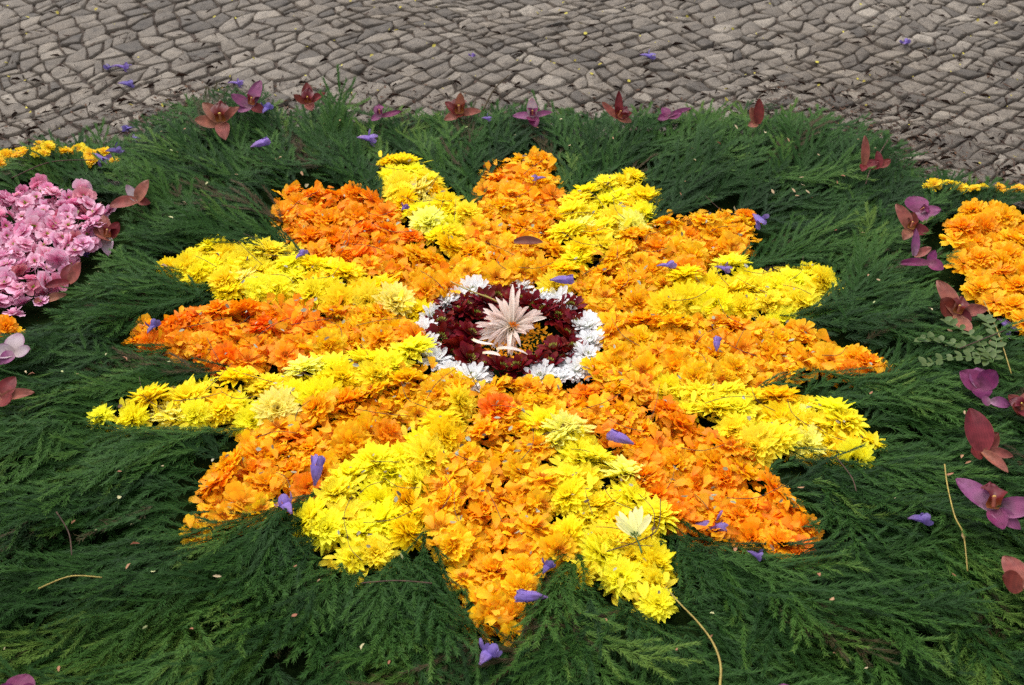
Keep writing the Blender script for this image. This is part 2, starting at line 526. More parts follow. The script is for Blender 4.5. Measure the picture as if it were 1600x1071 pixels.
sm = np.clip(sd_bed / 0.07, 0, 1)
sm = sm * sm * (3 - 2 * sm)
bump = np.exp(-((sd_heap - 0.045) / 0.035) ** 2) * (sd_heap > 0)
near = np.clip((0.35 - GYY) / 0.6, 0.25, 1)            # the near mounds stand higher
H = sm * (0.033 + 0.022 * bump * near + 0.017 * fnoise(GXX, GYY, 2.6, 5) * (sd_heap > 0) * np.clip(sd_heap / 0.05, 0, 1)
          + 0.010 * fnoise(GXX, GYY, 5.5, 6) * (sd_heap > 0) * np.clip(sd_heap / 0.03, 0, 1))
grad_y, grad_x = np.gradient(np.where(sd_heap > 0, sd_heap, sd_heap * 0.3), GS)


def samp(G, x, y):
    fx = np.clip((np.asarray(x) - GX0) / GS, 0, G.shape[1] - 1.001)
    fy = np.clip((np.asarray(y) - GY0) / GS, 0, G.shape[0] - 1.001)
    i = fx.astype(int)
    j = fy.astype(int)
    u, v = fx - i, fy - j
    return G[j, i] * (1 - u) * (1 - v) + G[j, i + 1] * u * (1 - v) + G[j + 1, i] * (1 - u) * v + G[j + 1, i + 1] * u * v


def hz(x, y):
    return float(samp(H, np.array([x]), np.array([y]))[0])


# ------------------------------------------------------------------ pavement: sheet + stones
SZ = 60.0
pav = link('pavement', mesh_np('pavement', [(-SZ, -SZ, -0.0015), (SZ, -SZ, -0.0015), (SZ, SZ, -0.0015), (-SZ, SZ, -0.0015)], [0, 1, 2, 3], [4], M_SHEET))
tag(pav, None, None, kind='structure')


def build_stones():
    S = 0.0465
    n = 78
    ang0 = R(41)
    g = np.arange(-n, n + 1)
    I, J = np.meshgrid(g, g)
    r = np.random.default_rng(3)
    # staggered, jittered lattice
    X = I * S * 1.06 + (J % 2) * S * 0.22 + r.normal(0, 0.0070, I.shape)
    Y = J * S * 0.96 + r.normal(0, 0.0066, I.shape)
    ca, sa = math.cos(ang0), math.sin(ang0)
    U, V = ca * X - sa * Y, sa * X + ca * Y
    U = U + 0.16
    V = V + 1.2
    # courses swing about like fans
    dx = 0.07 * fnoise(U, V, 0.75, 21) + 0.008 * fnoise(U, V, 3.0, 22)
    dy = 0.07 * fnoise(U, V, 0.7, 23) + 0.008 * fnoise(U, V, 3.0, 24)
    U, V = U + dx, V + dy
    stones = []
    for j in range(2 * n):
        for i in range(2 * n):
            q = np.array([[U[j, i], V[j, i]], [U[j, i + 1], V[j, i + 1]], [U[j + 1, i + 1], V[j + 1, i + 1]], [U[j + 1, i], V[j + 1, i]]])
            c = q.mean(0)
            if not (-2.3 < c[0] < 2.3 and 0.30 < c[1] < 2.6):
                continue
            if c[1] < 1.0 and samp(sd_bed, c[0:1], c[1:2])[0] > 0.16:
                continue
            u_ = r.random()
            if u_ < 0.16:            # some cells hold two narrow stones, some two wedges
                k_ = int(r.integers(0, 2))
                q = np.roll(q, k_, 0)
                f1, f2 = r.uniform(0.3, 0.7, 2)
                m1, m2 = q[0] * (1 - f1) + q[1] * f1, q[3] * (1 - f2) + q[2] * f2
                for q2 in (np.array([q[0], m1, m2, q[3]]), np.array([m1, q[1], q[2], m2])):
                    stones.append((q2.mean(0), q2))
            else:
                stones.append((c, q))
    return stones, r


def stone_geo(q, r):
    c = q.mean(0)
    # split into 8 points with a little roughness, shrink for the joint
    P = []
    for k in range(4):
        a, b = q[k], q[(k + 1) % 4]
        P.append(a + r.normal(0, 0.0016, 2))
        P.append((a + b) / 2 + r.normal(0, 0.0013, 2))
    P = np.array(P)
    d = P - c
    ln = np.linalg.norm(d, axis=1, keepdims=True)
    gap = r.uniform(0.0012, 0.0036)
    P = c + d * (1 - gap / ln)
    d = P - c
    corner = np.array([1, 0] * 4)[:, None]
    P = c + d * (1 - corner * 0.085 * r.uniform(0.0, 2.0, (8, 1)))
    d = P - c
    h = 0.0058 + r.normal(0, 0.0011)
    tilt = r.normal(0, 0.06, 2)
    r1 = np.c_[c + d * 1.0, np.full(8, -0.01)]
    r2 = np.c_[c + d * 0.985, h - 0.0015 + r.normal(0, 0.0006, 8)]
    r3 = np.c_[c + d * r.uniform(0.72, 0.86, (8, 1)), h + r.normal(0, 0.0011, 8)]
    ce = np.r_[c + r.normal(0, 0.003, 2), h + r.normal(0.0006, 0.0008)][None]
    V = np.concatenate([r1, r2, r3, ce])
    m = V[:, 2] > -0.005
    V[m, 2] += ((V[m, :2] - c) @ tilt)
    F = []
    for k in range(8):
        n = (k + 1) % 8
        F.append((k, n, 8 + n, 8 + k))
        F.append((8 + k, 8 + n, 16 + n, 16 + k))
        F.append((16 + k, 16 + n, 24))
    return V, F


stones, rs = build_stones()
# the stones inside the frame, largest in view first
def frame_px(c):
    v = np.array([c[0], c[1], 0.0]) - CAM
    f = np.array([0, math.cos(PITCH), -math.sin(PITCH)])
    u = np.array([0, math.sin(PITCH), math.cos(PITCH)])
    z = v @ f
    return 800 + F_PX * v[0] / z, 535.5 - F_PX * (v @ u) / z, z
keyed = []
for c, q in stones:
    x, y, z = frame_px(c)
    vis = -10 < x < 1610 and -5 < y and samp(sd_bed, c[0:1], c[1:2])[0] < -0.01
    keyed.append((0 if vis else 1, z, c, q))
keyed.sort(key=lambda k: (k[0], k[1]))
rest = MB()
for k, (_v, z, c, q) in enumerate(keyed):
    V, F = stone_geo(q, rs)
    tint = float(np.clip(0.55 + rs.normal(0, 0.27), 0, 1))
    if rs.random() < 0.05:
        tint = 0.05
    if k < 300:
        mb = MB()
        mb.add(V - np.r_[c, 0], F, None, tint)
        link('paving_stone', mb.mesh('paving_stone', M_STONE, smooth=False), pav, loc=(c[0], c[1], 0))
    else:
        rest.add(V, F, None, tint)
o = link('paving_stone_field', rest.mesh('paving_stone_field', M_STONE, smooth=False), pav)
o['kind'] = 'stuff'

# ------------------------------------------------------------------ bed body under the greenery
ny, nx = H.shape
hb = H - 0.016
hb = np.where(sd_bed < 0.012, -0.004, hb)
V = np.stack([GXX.ravel(), GYY.ravel(), hb.ravel()], 1)
idx = np.arange(ny * nx).reshape(ny, nx)
quads = np.stack([idx[:-1, :-1], idx[:-1, 1:], idx[1:, 1:], idx[1:, :-1]], -1).reshape(-1, 4)
keep = (sd_bed.ravel()[quads] > -0.005).any(1)
quads = quads[keep]
bed = link('ground_bed', mesh_np('ground_bed', V, quads.ravel(), np.full(len(quads), 4), M_UNDER, smooth=True))
tag(bed, None, None, kind='structure')


# ------------------------------------------------------------------ conifer sprigs
def needle_run(P, T, step_len, r, nl, spread):
    """needles along a polyline: P points (n,3: along, across, up), T tangent angles (n)"""
    n = len(P)
    tris, tips = [], []
    for side in (-1, 1, 0):
        m = n if side else n // 2
        sel = np.arange(n) if side else np.arange(0, n, 2)[:m]
        m = len(sel)
        ang = T[sel] + side * R(spread) * r.uniform(0.65, 1.35, m) + r.normal(0, 0.1, m)
        lift = np.abs(r.normal(R(16), R(14), m)) if side else r.uniform(R(15), R(50), m)
        fade = np.linspace(1.0, 0.72, n)[sel]
        L = nl * fade * r.uniform(0.75, 1.2, m)
        w = 0.00080 * r.uniform(0.8, 1.3, m)
        b = P[sel]
        dirs = np.stack([np.cos(ang) * np.cos(lift), np.sin(ang) * np.cos(lift), np.sin(lift)], 1)
        perp = np.stack([-np.sin(ang), np.cos(ang), np.zeros(m)], 1)
        tip = b + dirs * L[:, None]
        tip[:, 2] -= 0.12 * L
        tris.append(np.stack([b - perp * w[:, None], b + perp * w[:, None], tip], 1))
    return np.concatenate(tris)


def sprig_local(r, L, dense=1.0):
    out = []
    step = 0.0026 / dense
    curve = r.normal(0, 1.1)
    n = int(L / step)
    s = np.linspace(0, L, n)
    main = np.stack([s, curve * s * s, np.zeros(n)], 1)
    mt = np.arctan(2 * curve * s)
    out.append(needle_run(main, mt, step, r, 0.0135, 24))
    ns = int(L / 0.015)
    side = 1 if r.random() < 0.5 else -1
    for k in range(ns):
        f = 0.04 + 0.86 * (k + r.uniform(-0.3, 0.3)) / ns
        if f < 0 or r.random() < 0.08:
            continue
        side = -side
        i = min(int(f * n), n - 1)
        l = L * 0.46 * (1 - 0.62 * f) * r.uniform(0.6, 1.3)
        m = max(int(l / step), 4)
        a0 = mt[i] + side * R(30) * r.uniform(0.6, 1.3)
        bend = -side * r.uniform(0.5, 5.0)
        q = np.linspace(0, l, m)
        ta = a0 + bend * q
        P = np.stack([main[i, 0] + np.cumsum(np.cos(ta)) * l / m, main[i, 1] + np.cumsum(np.sin(ta)) * l / m,
                      r.uniform(-0.002, 0.006) + q * r.normal(0.02, 0.07)], 1)
        out.append(needle_run(P, ta, step, r, 0.0125, 26))
    # the stem itself, a thin three-sided rod
    k = np.arange(0, n - 1, 4)
    a, b = main[k], main[np.minimum(k + 4, n - 1)]
    wv = np.array([0, 0.0009, 0.0])
    up = np.array([0, 0, 0.0014])
    out.append(np.stack([a - wv, a + wv, b + up], 1))
    out.append(np.stack([a + up, b + wv, b - wv], 1))
    T = np.concatenate(out)
    return T


def drape(T, bx, by, yaw, lift, stiff, tipup):
    c, s = math.cos(yaw), math.sin(yaw)
    x = bx + c * T[..., 0] - s * T[..., 1]
    y = by + s * T[..., 0] + c * T[..., 1]
    h = samp(H, x, y)
    h0 = hz(bx, by)
    z = np.maximum(h * (1 - stiff) + h0 * stiff, 0.004 + 0.6 * h) + lift + T[..., 2] + tipup * T[..., 0] ** 2
    return np.stack([x, y, z], -1)


rz = np.random.default_rng(77)
sprigs = []     # (triangles, tint array, base, order)
def flow(x, y):
    d = np.array([x, y]) - np.array([0.0, 0.03])
    d /= max(np.linalg.norm(d), 1e-6)
    g = np.array([samp(grad_x, np.array([x]), np.array([y]))[0], samp(grad_y, np.array([x]), np.array([y]))[0]])
    sh = float(samp(sd_heap, np.array([x]), np.array([y]))[0])
    w = 0.55 * math.exp(-max(sh, 0) / 0.09)
    v = d + w * g
    a = math.atan2(v[1], v[0])
    return a + 0.38 * float(fnoise(np.array([x]), np.array([y]), 1.7, 31)[0])


# candidate bases: jittered cells over the bed, three passes that lie on one another
cands = []
for layer in range(5):
    st = (0.066, 0.068, 0.07, 0.078, 0.036)[layer]
    for yy in np.arange(-1.0, 0.95, st):
        for xx in np.arange(-1.65, 1.65, st):
            x = xx + rz.uniform(-0.5, 0.5) * st
            y = yy + rz.uniform(-0.5, 0.5) * st
            px, py, zc = frame_px((x, y))
            if px < -190 or px > 1790 or py > 1240:
                continue
            if layer == 4 and abs(samp(sd_heap, np.array([x]), np.array([y]))[0] - 0.002) > 0.022:
                continue
            cands.append((layer, x, y))
bunches = []
for layer in range(5):
    bs = (0.16, 0.15, 0.14, 0.13, 0.09)[layer]
    P = []
    for yy in np.arange(-1.15, 1.1, bs):
        for xx in np.arange(-1.75, 1.75, bs):
            P.append((xx + rz.uniform(-0.5, 0.5) * bs, yy + rz.uniform(-0.5, 0.5) * bs))
    P = np.array(P)
    bunches.append((P, rz.normal(0, 0.36, len(P)), rz.normal(0, 0.17, len(P)), rz.uniform(0, 0.022, len(P)), rz.uniform(0.5, 4.0, len(P))))
for layer, x, y in cands:
    P1 = np.array([x]), np.array([y])
    sb = samp(sd_bed, *P1)[0]
    stray = layer == 0 and -0.10 < sb < -0.01 and y > 0.4 and rz.random() < 0.22
    if (sb < 0.004 and not stray) or samp(sd_heap, *P1)[0] < -0.022:
        continue
    BP, byaw, btint, blift, bfan = bunches[layer]
    bi = int(((BP - (x, y)) ** 2).sum(1).argmin())
    fy = flow(*BP[bi])
    side_off = -math.sin(fy) * (x - BP[bi][0]) + math.cos(fy) * (y - BP[bi][1])
    yaw = 0.5 * fy + 0.5 * flow(x, y) if abs(fy - flow(x, y)) < 2 else flow(x, y)
    yaw += byaw[bi] + bfan[bi] * side_off + rz.normal(0, 0.13)
    L = rz.uniform(0.10, 0.25)
    if stray:
        yaw, L = rz.uniform(0, 6.28), rz.uniform(0.03, 0.07)
    ss = np.array([0.35, 0.6, 0.85, 1.0]) * L
    for tries in range(4):
        qx, qy = x + np.cos(yaw) * ss, y + np.sin(yaw) * ss
        dd = samp(sd_heap, qx, qy)
        bb = samp(sd_bed, qx, qy)
        need = np.array([0.004, 0.014, 0.022, 0.024]) if layer < 4 else np.array([0.002, 0.006, 0.012, 0.016])
        if (dd > need).all() and (bb.min() > -0.035 or stray):
            break
        L *= 0.72
        ss *= 0.72
    else:
        continue
    if L < 0.035:
        continue
    T = sprig_local(rz, L)
    lift = 0.0005 + 0.0030 * min(layer, 3) + rz.uniform(0, 0.003) + blift[bi] * (0.5 if layer < 4 else 0.3)
    far_edge = samp(sd_bed, *P1)[0] < 0.09 and y > 0.5
    W = drape(T, x, y, yaw, lift, 0.35 if not far_edge else 0.6, min(rz.normal(0.35, 0.5), 0.9) if not far_edge else rz.uniform(-0.4, 0.7))
    base = float(np.clip(0.42 + 0.09 * rz.normal() + btint[bi] + 0.10 * float(fnoise(np.array([x]), np.array([y]), 2.0, 41)[0]), 0.14, 0.93))
    if rz.random() < 0.035:
        base = rz.uniform(0.0, 0.06)
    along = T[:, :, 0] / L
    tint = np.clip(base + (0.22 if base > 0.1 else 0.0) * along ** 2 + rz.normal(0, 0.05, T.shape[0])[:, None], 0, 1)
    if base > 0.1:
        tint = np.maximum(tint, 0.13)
    sprigs.append((W, tint, (x, y), layer))
print('sprigs', len(sprigs), 'tris', sum(len(s[0]) for s in sprigs))


# how high the greenery really stands, for the things laid on it
CAN = H.copy()
for W, _t, _b, _l in sprigs:
    tp = W[:, 2, :]
    ii = np.clip(((tp[:, 0] - GX0) / GS + 0.5).astype(int), 0, nx - 1)
    jj = np.clip(((tp[:, 1] - GY0) / GS + 0.5).astype(int), 0, ny - 1)
    np.maximum.at(CAN, (jj, ii), tp[:, 2])
pad = np.pad(CAN, 2, mode='edge')
CAN = sum(pad[a:a + ny, b:b + nx] for a in range(5) for b in range(5)) / 25.0


def htop(x, y):
    return float(samp(CAN, np.array([x]), np.array([y]))[0])


def sector(x, y):
    a = math.degrees(math.atan2(y, x)) % 360
    names = ['beside the orange heap at the right edge', 'above the yellow ray right of the top orange ray', 'at the upper right corner of the green bed',
             'along the far edge of the bed under the orchids', 'at the upper left corner of the green bed', 'between the star and the pink blossoms',
             'beyond the tip of the long left yellow ray', 'below the lower left orange ray', 'below the yellow ray left of the bottom orange ray',
             'below the bottom orange ray at the lower picture edge', 'below the yellow ray right of the bottom orange ray', 'below the lower right orange ray',
             'beyond the tip of the right lower yellow ray']
    lim = [12, 40, 62, 118, 140, 172, 200, 226, 254, 274, 292, 318, 345]
    for n, l in zip(names, lim):
        if a < l:
            return n
    return names[0]


# the sprigs that show largest: near the camera, top layer
def sprig_rank(s):
    px, py, z = frame_px(s[2])
    return (z - 0.16 * s[3]) + (5 if not (-20 < px < 1620 and py < 1085) else 0)
order = sorted(range(len(sprigs)), key=lambda i: sprig_rank(sprigs[i]))
single = set(order[:300])
bulkV, bulkT = [], []
for i, (W, tint, (x, y), layer) in enumerate(sprigs):
    if i in single:
        n = len(W)
        z = hz(x, y)
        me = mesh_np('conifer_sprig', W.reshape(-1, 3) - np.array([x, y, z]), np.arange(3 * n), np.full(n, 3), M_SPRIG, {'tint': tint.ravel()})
        o = link('conifer_sprig', me, loc=(x, y, z))
        w = sector(x, y)
        b_ = float(np.median(tint))
        L_ = float(np.ptp(W[..., :2].reshape(-1, 2), axis=0).max())
        size = 'long' if L_ > 0.19 else 'short' if L_ < 0.11 else 'middling'
        hue = 'withered brown' if b_ < 0.1 else 'dark green' if b_ < 0.36 else 'mid green' if b_ < 0.55 else 'fresh green'
        tag(o, f'{size} {hue} conifer sprig ' + w, 'conifer sprig', f'{size} {hue} conifer sprigs ' + w)
    else:
        bulkV.append(W.reshape(-1, 3))
        bulkT.append(tint.ravel())
bv = np.concatenate(bulkV)
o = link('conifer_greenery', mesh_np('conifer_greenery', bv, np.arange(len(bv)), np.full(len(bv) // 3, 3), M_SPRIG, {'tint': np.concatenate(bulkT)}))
tag(o, 'mass of feathery green conifer cuttings covering the bed around the star', 'greenery', kind='stuff')


# ------------------------------------------------------------------ petals and flowers
def petal(L, W, nl=4, nw=2, shape='broad', cup=0.2, curl=0.0, ruf=0.0, notch=0.0, r=rnd):
    u = np.linspace(0, 1, nl + 1)
    v = np.linspace(-1, 1, nw + 1)
    U, Vv = np.meshgrid(u, v, indexing='ij')
    if shape == 'broad':        # fan shaped, blunt
        w = 0.16 + 0.84 * np.clip(u * 1.25, 0, 1) ** 0.8
        w[-1] *= 0.78
    elif shape == 'strap':      # long, pointed
        w = (0.62 + 0.38 * np.sin(math.pi * np.clip(u * 1.05, 0, 1)))
        w[-1] = 0.14
    elif shape == 'spoon':
        w = 0.35 + 0.65 * np.sin(math.pi * np.clip(u, 0, 1) ** 1.4 * 0.86)
        w[-1] *= 0.45
    elif shape == 'ellip':
        w = np.sin(math.pi * np.clip(0.10 + 0.86 * u, 0, 1)) ** 0.75
        w[-1] *= 0.55
    else:                       # lobe
        w = 0.58 + 0.42 * np.sin(math.pi * np.clip(u, 0, 1) ** 1.3)
        w[-1] = 0.36
    Wd = (W / 2) * w[:, None]
    ph = r.uniform(0, 6.28)
    X = L * U
    if notch:
        X = X - notch * L * (U ** 4) * (1 - np.abs(Vv)) * 0.6 - notch * L * (U ** 4) * (Vv ** 4) * 0.7
    if shape == 'broad':
        X[-1] += L * np.array([r.uniform(-0.09, 0.06) for _ in v])
        X[-2] += L * np.array([r.uniform(-0.03, 0.03) for _ in v])
    Y = Wd * Vv
    Z = cup * Wd * Vv ** 2 + curl * L * U ** 2 + ruf * L * np.sin(Vv * 4.2 + ph + 2.5 * U) * U ** 1.5
    P = np.stack([X.ravel(), Y.ravel(), Z.ravel()], 1)
    F = []
    s = nw + 1
    for i in range(nl):
        for j in range(nw):
            F.append((i * s + j, (i + 1) * s + j, (i + 1) * s + j + 1, i * s + j + 1))
    return P, F, U.ravel()


def add_petal(mb, pet, yaw, elev, roll=0.0, off=(0, 0, 0), rv=None):
    P, F, t = pet
    M = rotm(yaw, elev, roll)
    mb.add(P @ M.T + np.array(off), F, t, rnd.random() if rv is None else rv)


def fl_marigold(seed):
    """ruffled head of many fan-shaped petals"""
    r = random.Random(seed)
    mb = MB()
    R0 = 0.031 * r.uniform(0.92, 1.1)
    for ring, (n, rad, el, l) in enumerate([(17, 0.007, 6, 0.88), (17, 0.007, 18, 0.76), (15, 0.006, 32, 0.62), (12, 0.004, 50, 0.48), (9, 0.002, 70, 0.38)]):
        for k in range(n):
            L = R0 * l * r.uniform(0.8, 1.12)
            yaw = 2 * math.pi * (k + r.uniform(-0.35, 0.35) + 0.5 * (ring % 2)) / n
            p = petal(L, L * r.uniform(0.5, 0.8), 4, 4, 'broad', r.uniform(-0.2, 0.35), r.uniform(-0.28, 0.12), r.uniform(0.05, 0.12), r.uniform(0.05, 0.2), r)
            add_petal(mb, p, yaw, R(el + r.uniform(-12, 12)), r.uniform(-0.5, 0.5), (rad * math.cos(yaw), rad * math.sin(yaw), 0.0015 * ring))
    return mb.mesh('marigold_head', M_ORANGE)


def fl_cosmos(seed):
    """open head of broad notched petals round a small centre"""
    r = random.Random(seed)
    mb = MB()
    R0 = 0.035 * r.uniform(0.92, 1.1)
    for ring, (n, el, l) in enumerate([(11, 5, 0.96), (10, 16, 0.82), (8, 32, 0.6)]):
        for k in range(n):
            L = R0 * l * r.uniform(0.82, 1.1)
            yaw = 2 * math.pi * (k + r.uniform(-0.3, 0.3) + 0.5 * ring) / n
            p = petal(L, L * r.uniform(0.45, 0.68), 5, 4, 'broad', r.uniform(-0.25, 0.3), r.uniform(-0.25, 0.15), r.uniform(0.03, 0.085), r.uniform(0.1, 0.28), r)
            add_petal(mb, p, yaw, R(el + r.uniform(-10, 12)), r.uniform(-0.4, 0.4), (0.003 * math.cos(yaw), 0.003 * math.sin(yaw), 0.0012 * ring))
    return mb.mesh('cosmos_head', M_ORANGE)


def florets(mat, n, rad, l, seed, name, dome=0.5):
    r = random.Random(seed)
    mb = MB()
    for k in range(n):
        q = math.sqrt((k + 0.5) / n)
        a = k * 2.39996
        p = petal(l * r.uniform(0.7, 1.2), l * 0.42, 2, 1, 'strap', 0, r.uniform(-0.2, 0.2), 0, 0, r)
        add_petal(mb, p, a + r.uniform(-0.4, 0.4), R(88 - 50 * q + r.uniform(-12, 12)), r.uniform(-0.4, 0.4),
                  (rad * q * math.cos(a), rad * q * math.sin(a), dome * rad * (1 - q * q)))
    return mb.mesh(name, mat)


def fl_mum(seed, mat=None, R0=0.037, pw=0.31, name='chrysanthemum_head', rings=None):
    """many strap petals in rising rings"""
    r = random.Random(seed)
    mb = MB()
    R0 *= r.uniform(0.93, 1.08)
    op = r.uniform(0.85, 1.15)
    for ring, (n, el, l) in enumerate(rings or [(20, 2, 1.0), (19, 11, 0.95), (17, 21, 0.84), (14, 33, 0.68), (12, 48, 0.5), (9, 68, 0.34)]):
        for k in range(n):
            L = R0 * l * r.uniform(0.82, 1.1)
            yaw = 2 * math.pi * (k + r.uniform(-0.3, 0.3) + 0.5 * ring) / n
            p = petal(L, R0 * pw * r.uniform(0.8, 1.15), 4, 2, 'strap', r.uniform(0.25, 0.7), r.uniform(-0.2, 0.22), 0.0, 0, r)
            add_petal(mb, p, yaw, R((el + r.uniform(-9, 10)) * op), r.uniform(-0.3, 0.3), (0.002 * math.cos(yaw), 0.002 * math.sin(yaw), 0.0012 * ring))
    return mb.mesh(name, mat or M_YELLOW)


MARI = [fl_marigold(100 + k) for k in range(7)]
COSM = [fl_cosmos(200 + k) for k in range(6)]
MUMS = [fl_mum(300 + k) for k in range(8)]
CENT = [florets(M_CENTRE, 22, 0.0055, 0.0065, 400 + k, 'flower_centre') for k in range(3)]


def scatter(poly, d, inset, seed, jit=0.28):
    r = np.random.default_rng(seed)
    lo, hi = poly.min(0), poly.max(0)
    P = []
    row = 0
    y = lo[1]
    while y < hi[1]:
        xs = np.arange(lo[0] + (d / 2 if row % 2 else 0), hi[0], d)
        for x in xs:
            P.append((x + r.uniform(-jit, jit) * d, y + r.uniform(-jit, jit) * d))
        y += d * 0.87
        row += 1
    P = np.array(P)
    return P[(inside(P, poly)) & (edgedist(P, poly) > inset)]


# base colours of the orange heads vary from amber to deep orange; which dominate differs from ray to ray
AMBER, MIDO, DEEP, GOLDC = (0.98, 0.44, 0.006), (0.97, 0.32, 0.004), (0.95, 0.19, 0.004), (0.98, 0.60, 0.008)
BIAS = {'o_top': 0.45, 'o_up_r': 0.3, 'o_right': 0.2, 'o_low_r': 0.6, 'o_bottom': 0.22, 'o_low_l': 0.5, 'o_left': 0.72, 'o_up_l': 0.75}


def lerp(a, b, t):
    return tuple(x + (y - x) * t for x, y in zip(a, b))


def orange_col(b):
    t = 1.15 * b - 0.34 + rnd.gauss(0, 0.2)
    t = min(max(t, 0), 1)
    c = lerp(GOLDC, AMBER, t / 0.3) if t < 0.3 else lerp(AMBER, MIDO, (t - 0.3) / 0.3) if t < 0.6 else lerp(MIDO, DEEP, (t - 0.6) / 0.4)
    return (*c, 1)


def yellow_col():
    t = rnd.random()
    c = lerp((1.0, 0.85, 0.014), (1.0, 0.90, 0.045), t)
    if rnd.random() < 0.12:
        c = (1.0, 0.74, 0.010)
    if rnd.random() < 0.10:
        c = (1.0, 0.92, 0.19)
    return (*c, 1)


def tip_of(poly):
    c = np.array(RING_C)
    d = np.linalg.norm(poly - c, axis=1)
    return poly[d.argmax()]


def put_head(meshes, name, x, y, z, tilt_dir=None, tilt=0.0, scale=1.0):
    o = link(name, rnd.choice(meshes))
    q = Euler((rnd.gauss(0, 0.22), rnd.gauss(0, 0.22), 0)).to_quaternion() @ Euler((0, 0, rnd.uniform(0, 6.28))).to_quaternion()
    if tilt_dir is not None and tilt:
        ax = Vector((-tilt_dir[1], tilt_dir[0], 0))
        if ax.length > 1e-6:
            from mathutils import Quaternion
            q = Quaternion(ax.normalized(), tilt) @ q
    o.rotation_euler = q.to_euler()
    o.location = (x, y, z)
    o.scale = (scale,) * 3
    return o


def ray_zone(x, y, tip, n_in):
    return math.hypot(x - tip[0], y - tip[1])


n_or = n_ye = 0
for si, (key, (kind, _p)) in enumerate(RAYS.items()):
    poly = RAYW[key]
    pts = scatter(poly, 0.0468 if kind == 'o' else 0.0445, 0.006 if kind == 'o' else 0.002, 500 + si)
    dr = np.hypot(pts[:, 0] - RING_C[0], pts[:, 1] - RING_C[1])
    pts = pts[dr > RING_R + 0.002]
    tip = tip_of(poly)
    inward = np.array(RING_C) - tip
    # a file of smaller heads runs out into the pointed tip
    for dq in (0.018, 0.046, 0.076, 0.108):
        tp_ = tip + inward / np.linalg.norm(inward) * dq
        if len(pts) == 0 or np.hypot(pts[:, 0] - tp_[0], pts[:, 1] - tp_[1]).min() > 0.024:
            if inside(tp_[None], poly)[0]:
                pts = np.concatenate([pts, [tp_]])
    dt = np.hypot(pts[:, 0] - tip[0], pts[:, 1] - tip[1])
    tip_i = int(dt.argmin())
    cr_ = np.hypot(pts[:, 0] - RING_C[0], pts[:, 1] - RING_C[1])
    ed = edgedist(pts, poly)
    heap_d = samp(sd_heap, pts[:, 0], pts[:, 1])
    for k, (x, y) in enumerate(pts):
        edge = heap_d[k] > -0.035
        gx_, gy_ = samp(grad_x, np.array([x]), np.array([y]))[0], samp(grad_y, np.array([x]), np.array([y]))[0]
        z = 0.036 + rnd.uniform(0, 0.011) + (0.006 if edge else 0)
        sc = 0.72 if k == tip_i else 0.85 if dt[k] < 0.08 else 1.0
        tl = R(24) if edge else 0
        w = RAY_WORDS[key]
        if kind == 'o':
            ms = MARI if rnd.random() < 0.55 else COSM
            o = put_head(ms, 'orange_flower', x, y, z, (gx_, gy_), tl, sc * rnd.uniform(0.85, 1.08))
            b = BIAS[key]
            if key == 'o_right' and x > 0.35:
                b += 0.12
            if cr_[k] < RING_R + 0.15:
                b -= 0.4
            if key in ('o_up_l', 'o_left') and cr_[k] < RING_R + 0.2:
                b -= 0.2
            o.color = orange_col(b)
            if ms is COSM:
                c = link('flower_centre', rnd.choice(CENT), o, loc=(0, 0, 0.004))
            hue = 'deep orange' if o.color[1] < 0.26 else 'orange' if o.color[1] < 0.38 else 'amber'
            what, cat = hue + (' frilly pompon' if ms is MARI else ' broad-petalled flower'), 'orange flower'
            n_or += 1
        else:
            o = put_head(MUMS, 'yellow_chrysanthemum', x, y, z, (gx_, gy_), tl, sc * rnd.uniform(0.85, 1.1))
            o.color = yellow_col()
            what, cat = ('lemon' if o.color[2] > 0.1 else 'golden' if o.color[1] < 0.76 else 'yellow') + ' chrysanthemum', 'chrysanthemum'
            n_ye += 1
        if k == tip_i:
            tag(o, f'{what} at the tip of {w}', cat, f'flower heads of {w}')
        elif cr_[k] < RING_R + 0.075:
            tag(o, f'{what} at the inner end of {w}', cat, f'{what} at the inner end of {w}')
        else:
            tag(o, f'{what} packed into {w}', cat, f'{what} in the body of {w}')
HEADS = [o.location.to_2d() for o in COL.objects if o.name.startswith(('orange_flower', 'yellow_chrysanthemum'))]
fr = np.random.default_rng(99)
for _ in range(6000):
    x, y = fr.uniform(-0.7, 0.7), fr.uniform(-0.55, 0.6)
    d0 = math.hypot(x - RING_C[0], y - RING_C[1])
    if d0 < RING_R + 0.006:
        continue
    v = Vector((x, y))
    if min((v - h).length for h in HEADS) < 0.0365:
        continue
    pt = np.array([[x, y]])
    key = next((k for k, pl in RAYW.items() if inside(pt, pl)[0]), None)
    if key is None:
        if d0 > RING_R + 0.14:
            continue
        key = min(RAYW, key=lambda k: edgedist(pt, RAYW[k])[0])
    elif samp(sd_heap, np.array([x]), np.array([y]))[0] > -0.009 and d0 > RING_R + 0.14 and min(edgedist(pt, pl)[0] for k, pl in RAYW.items() if k != key) > 0.03:
        continue
    HEADS.append(v)
    z = 0.034 + rnd.uniform(0, 0.008)
    if key[0] == 'o':
        o = put_head(COSM, 'orange_flower', x, y, z, scale=rnd.uniform(0.75, 0.95))
        o.color = orange_col(BIAS[key] - 0.15)
        link('flower_centre', rnd.choice(CENT), o, loc=(0, 0, 0.004))
        n_or += 1
        tag(o, 'sunken orange flower filling a gap in ' + RAY_WORDS[key], 'orange flower', 'gap filling orange flowers of ' + RAY_WORDS[key])
    else:
        o = put_head(MUMS, 'yellow_chrysanthemum', x, y, z, scale=rnd.uniform(0.75, 0.95))
        o.color = yellow_col()
        n_ye += 1
        tag(o, 'sunken yellow chrysanthemum filling a gap in ' + RAY_WORDS[key], 'chrysanthemum', 'gap filling chrysanthemums of ' + RAY_WORDS[key])
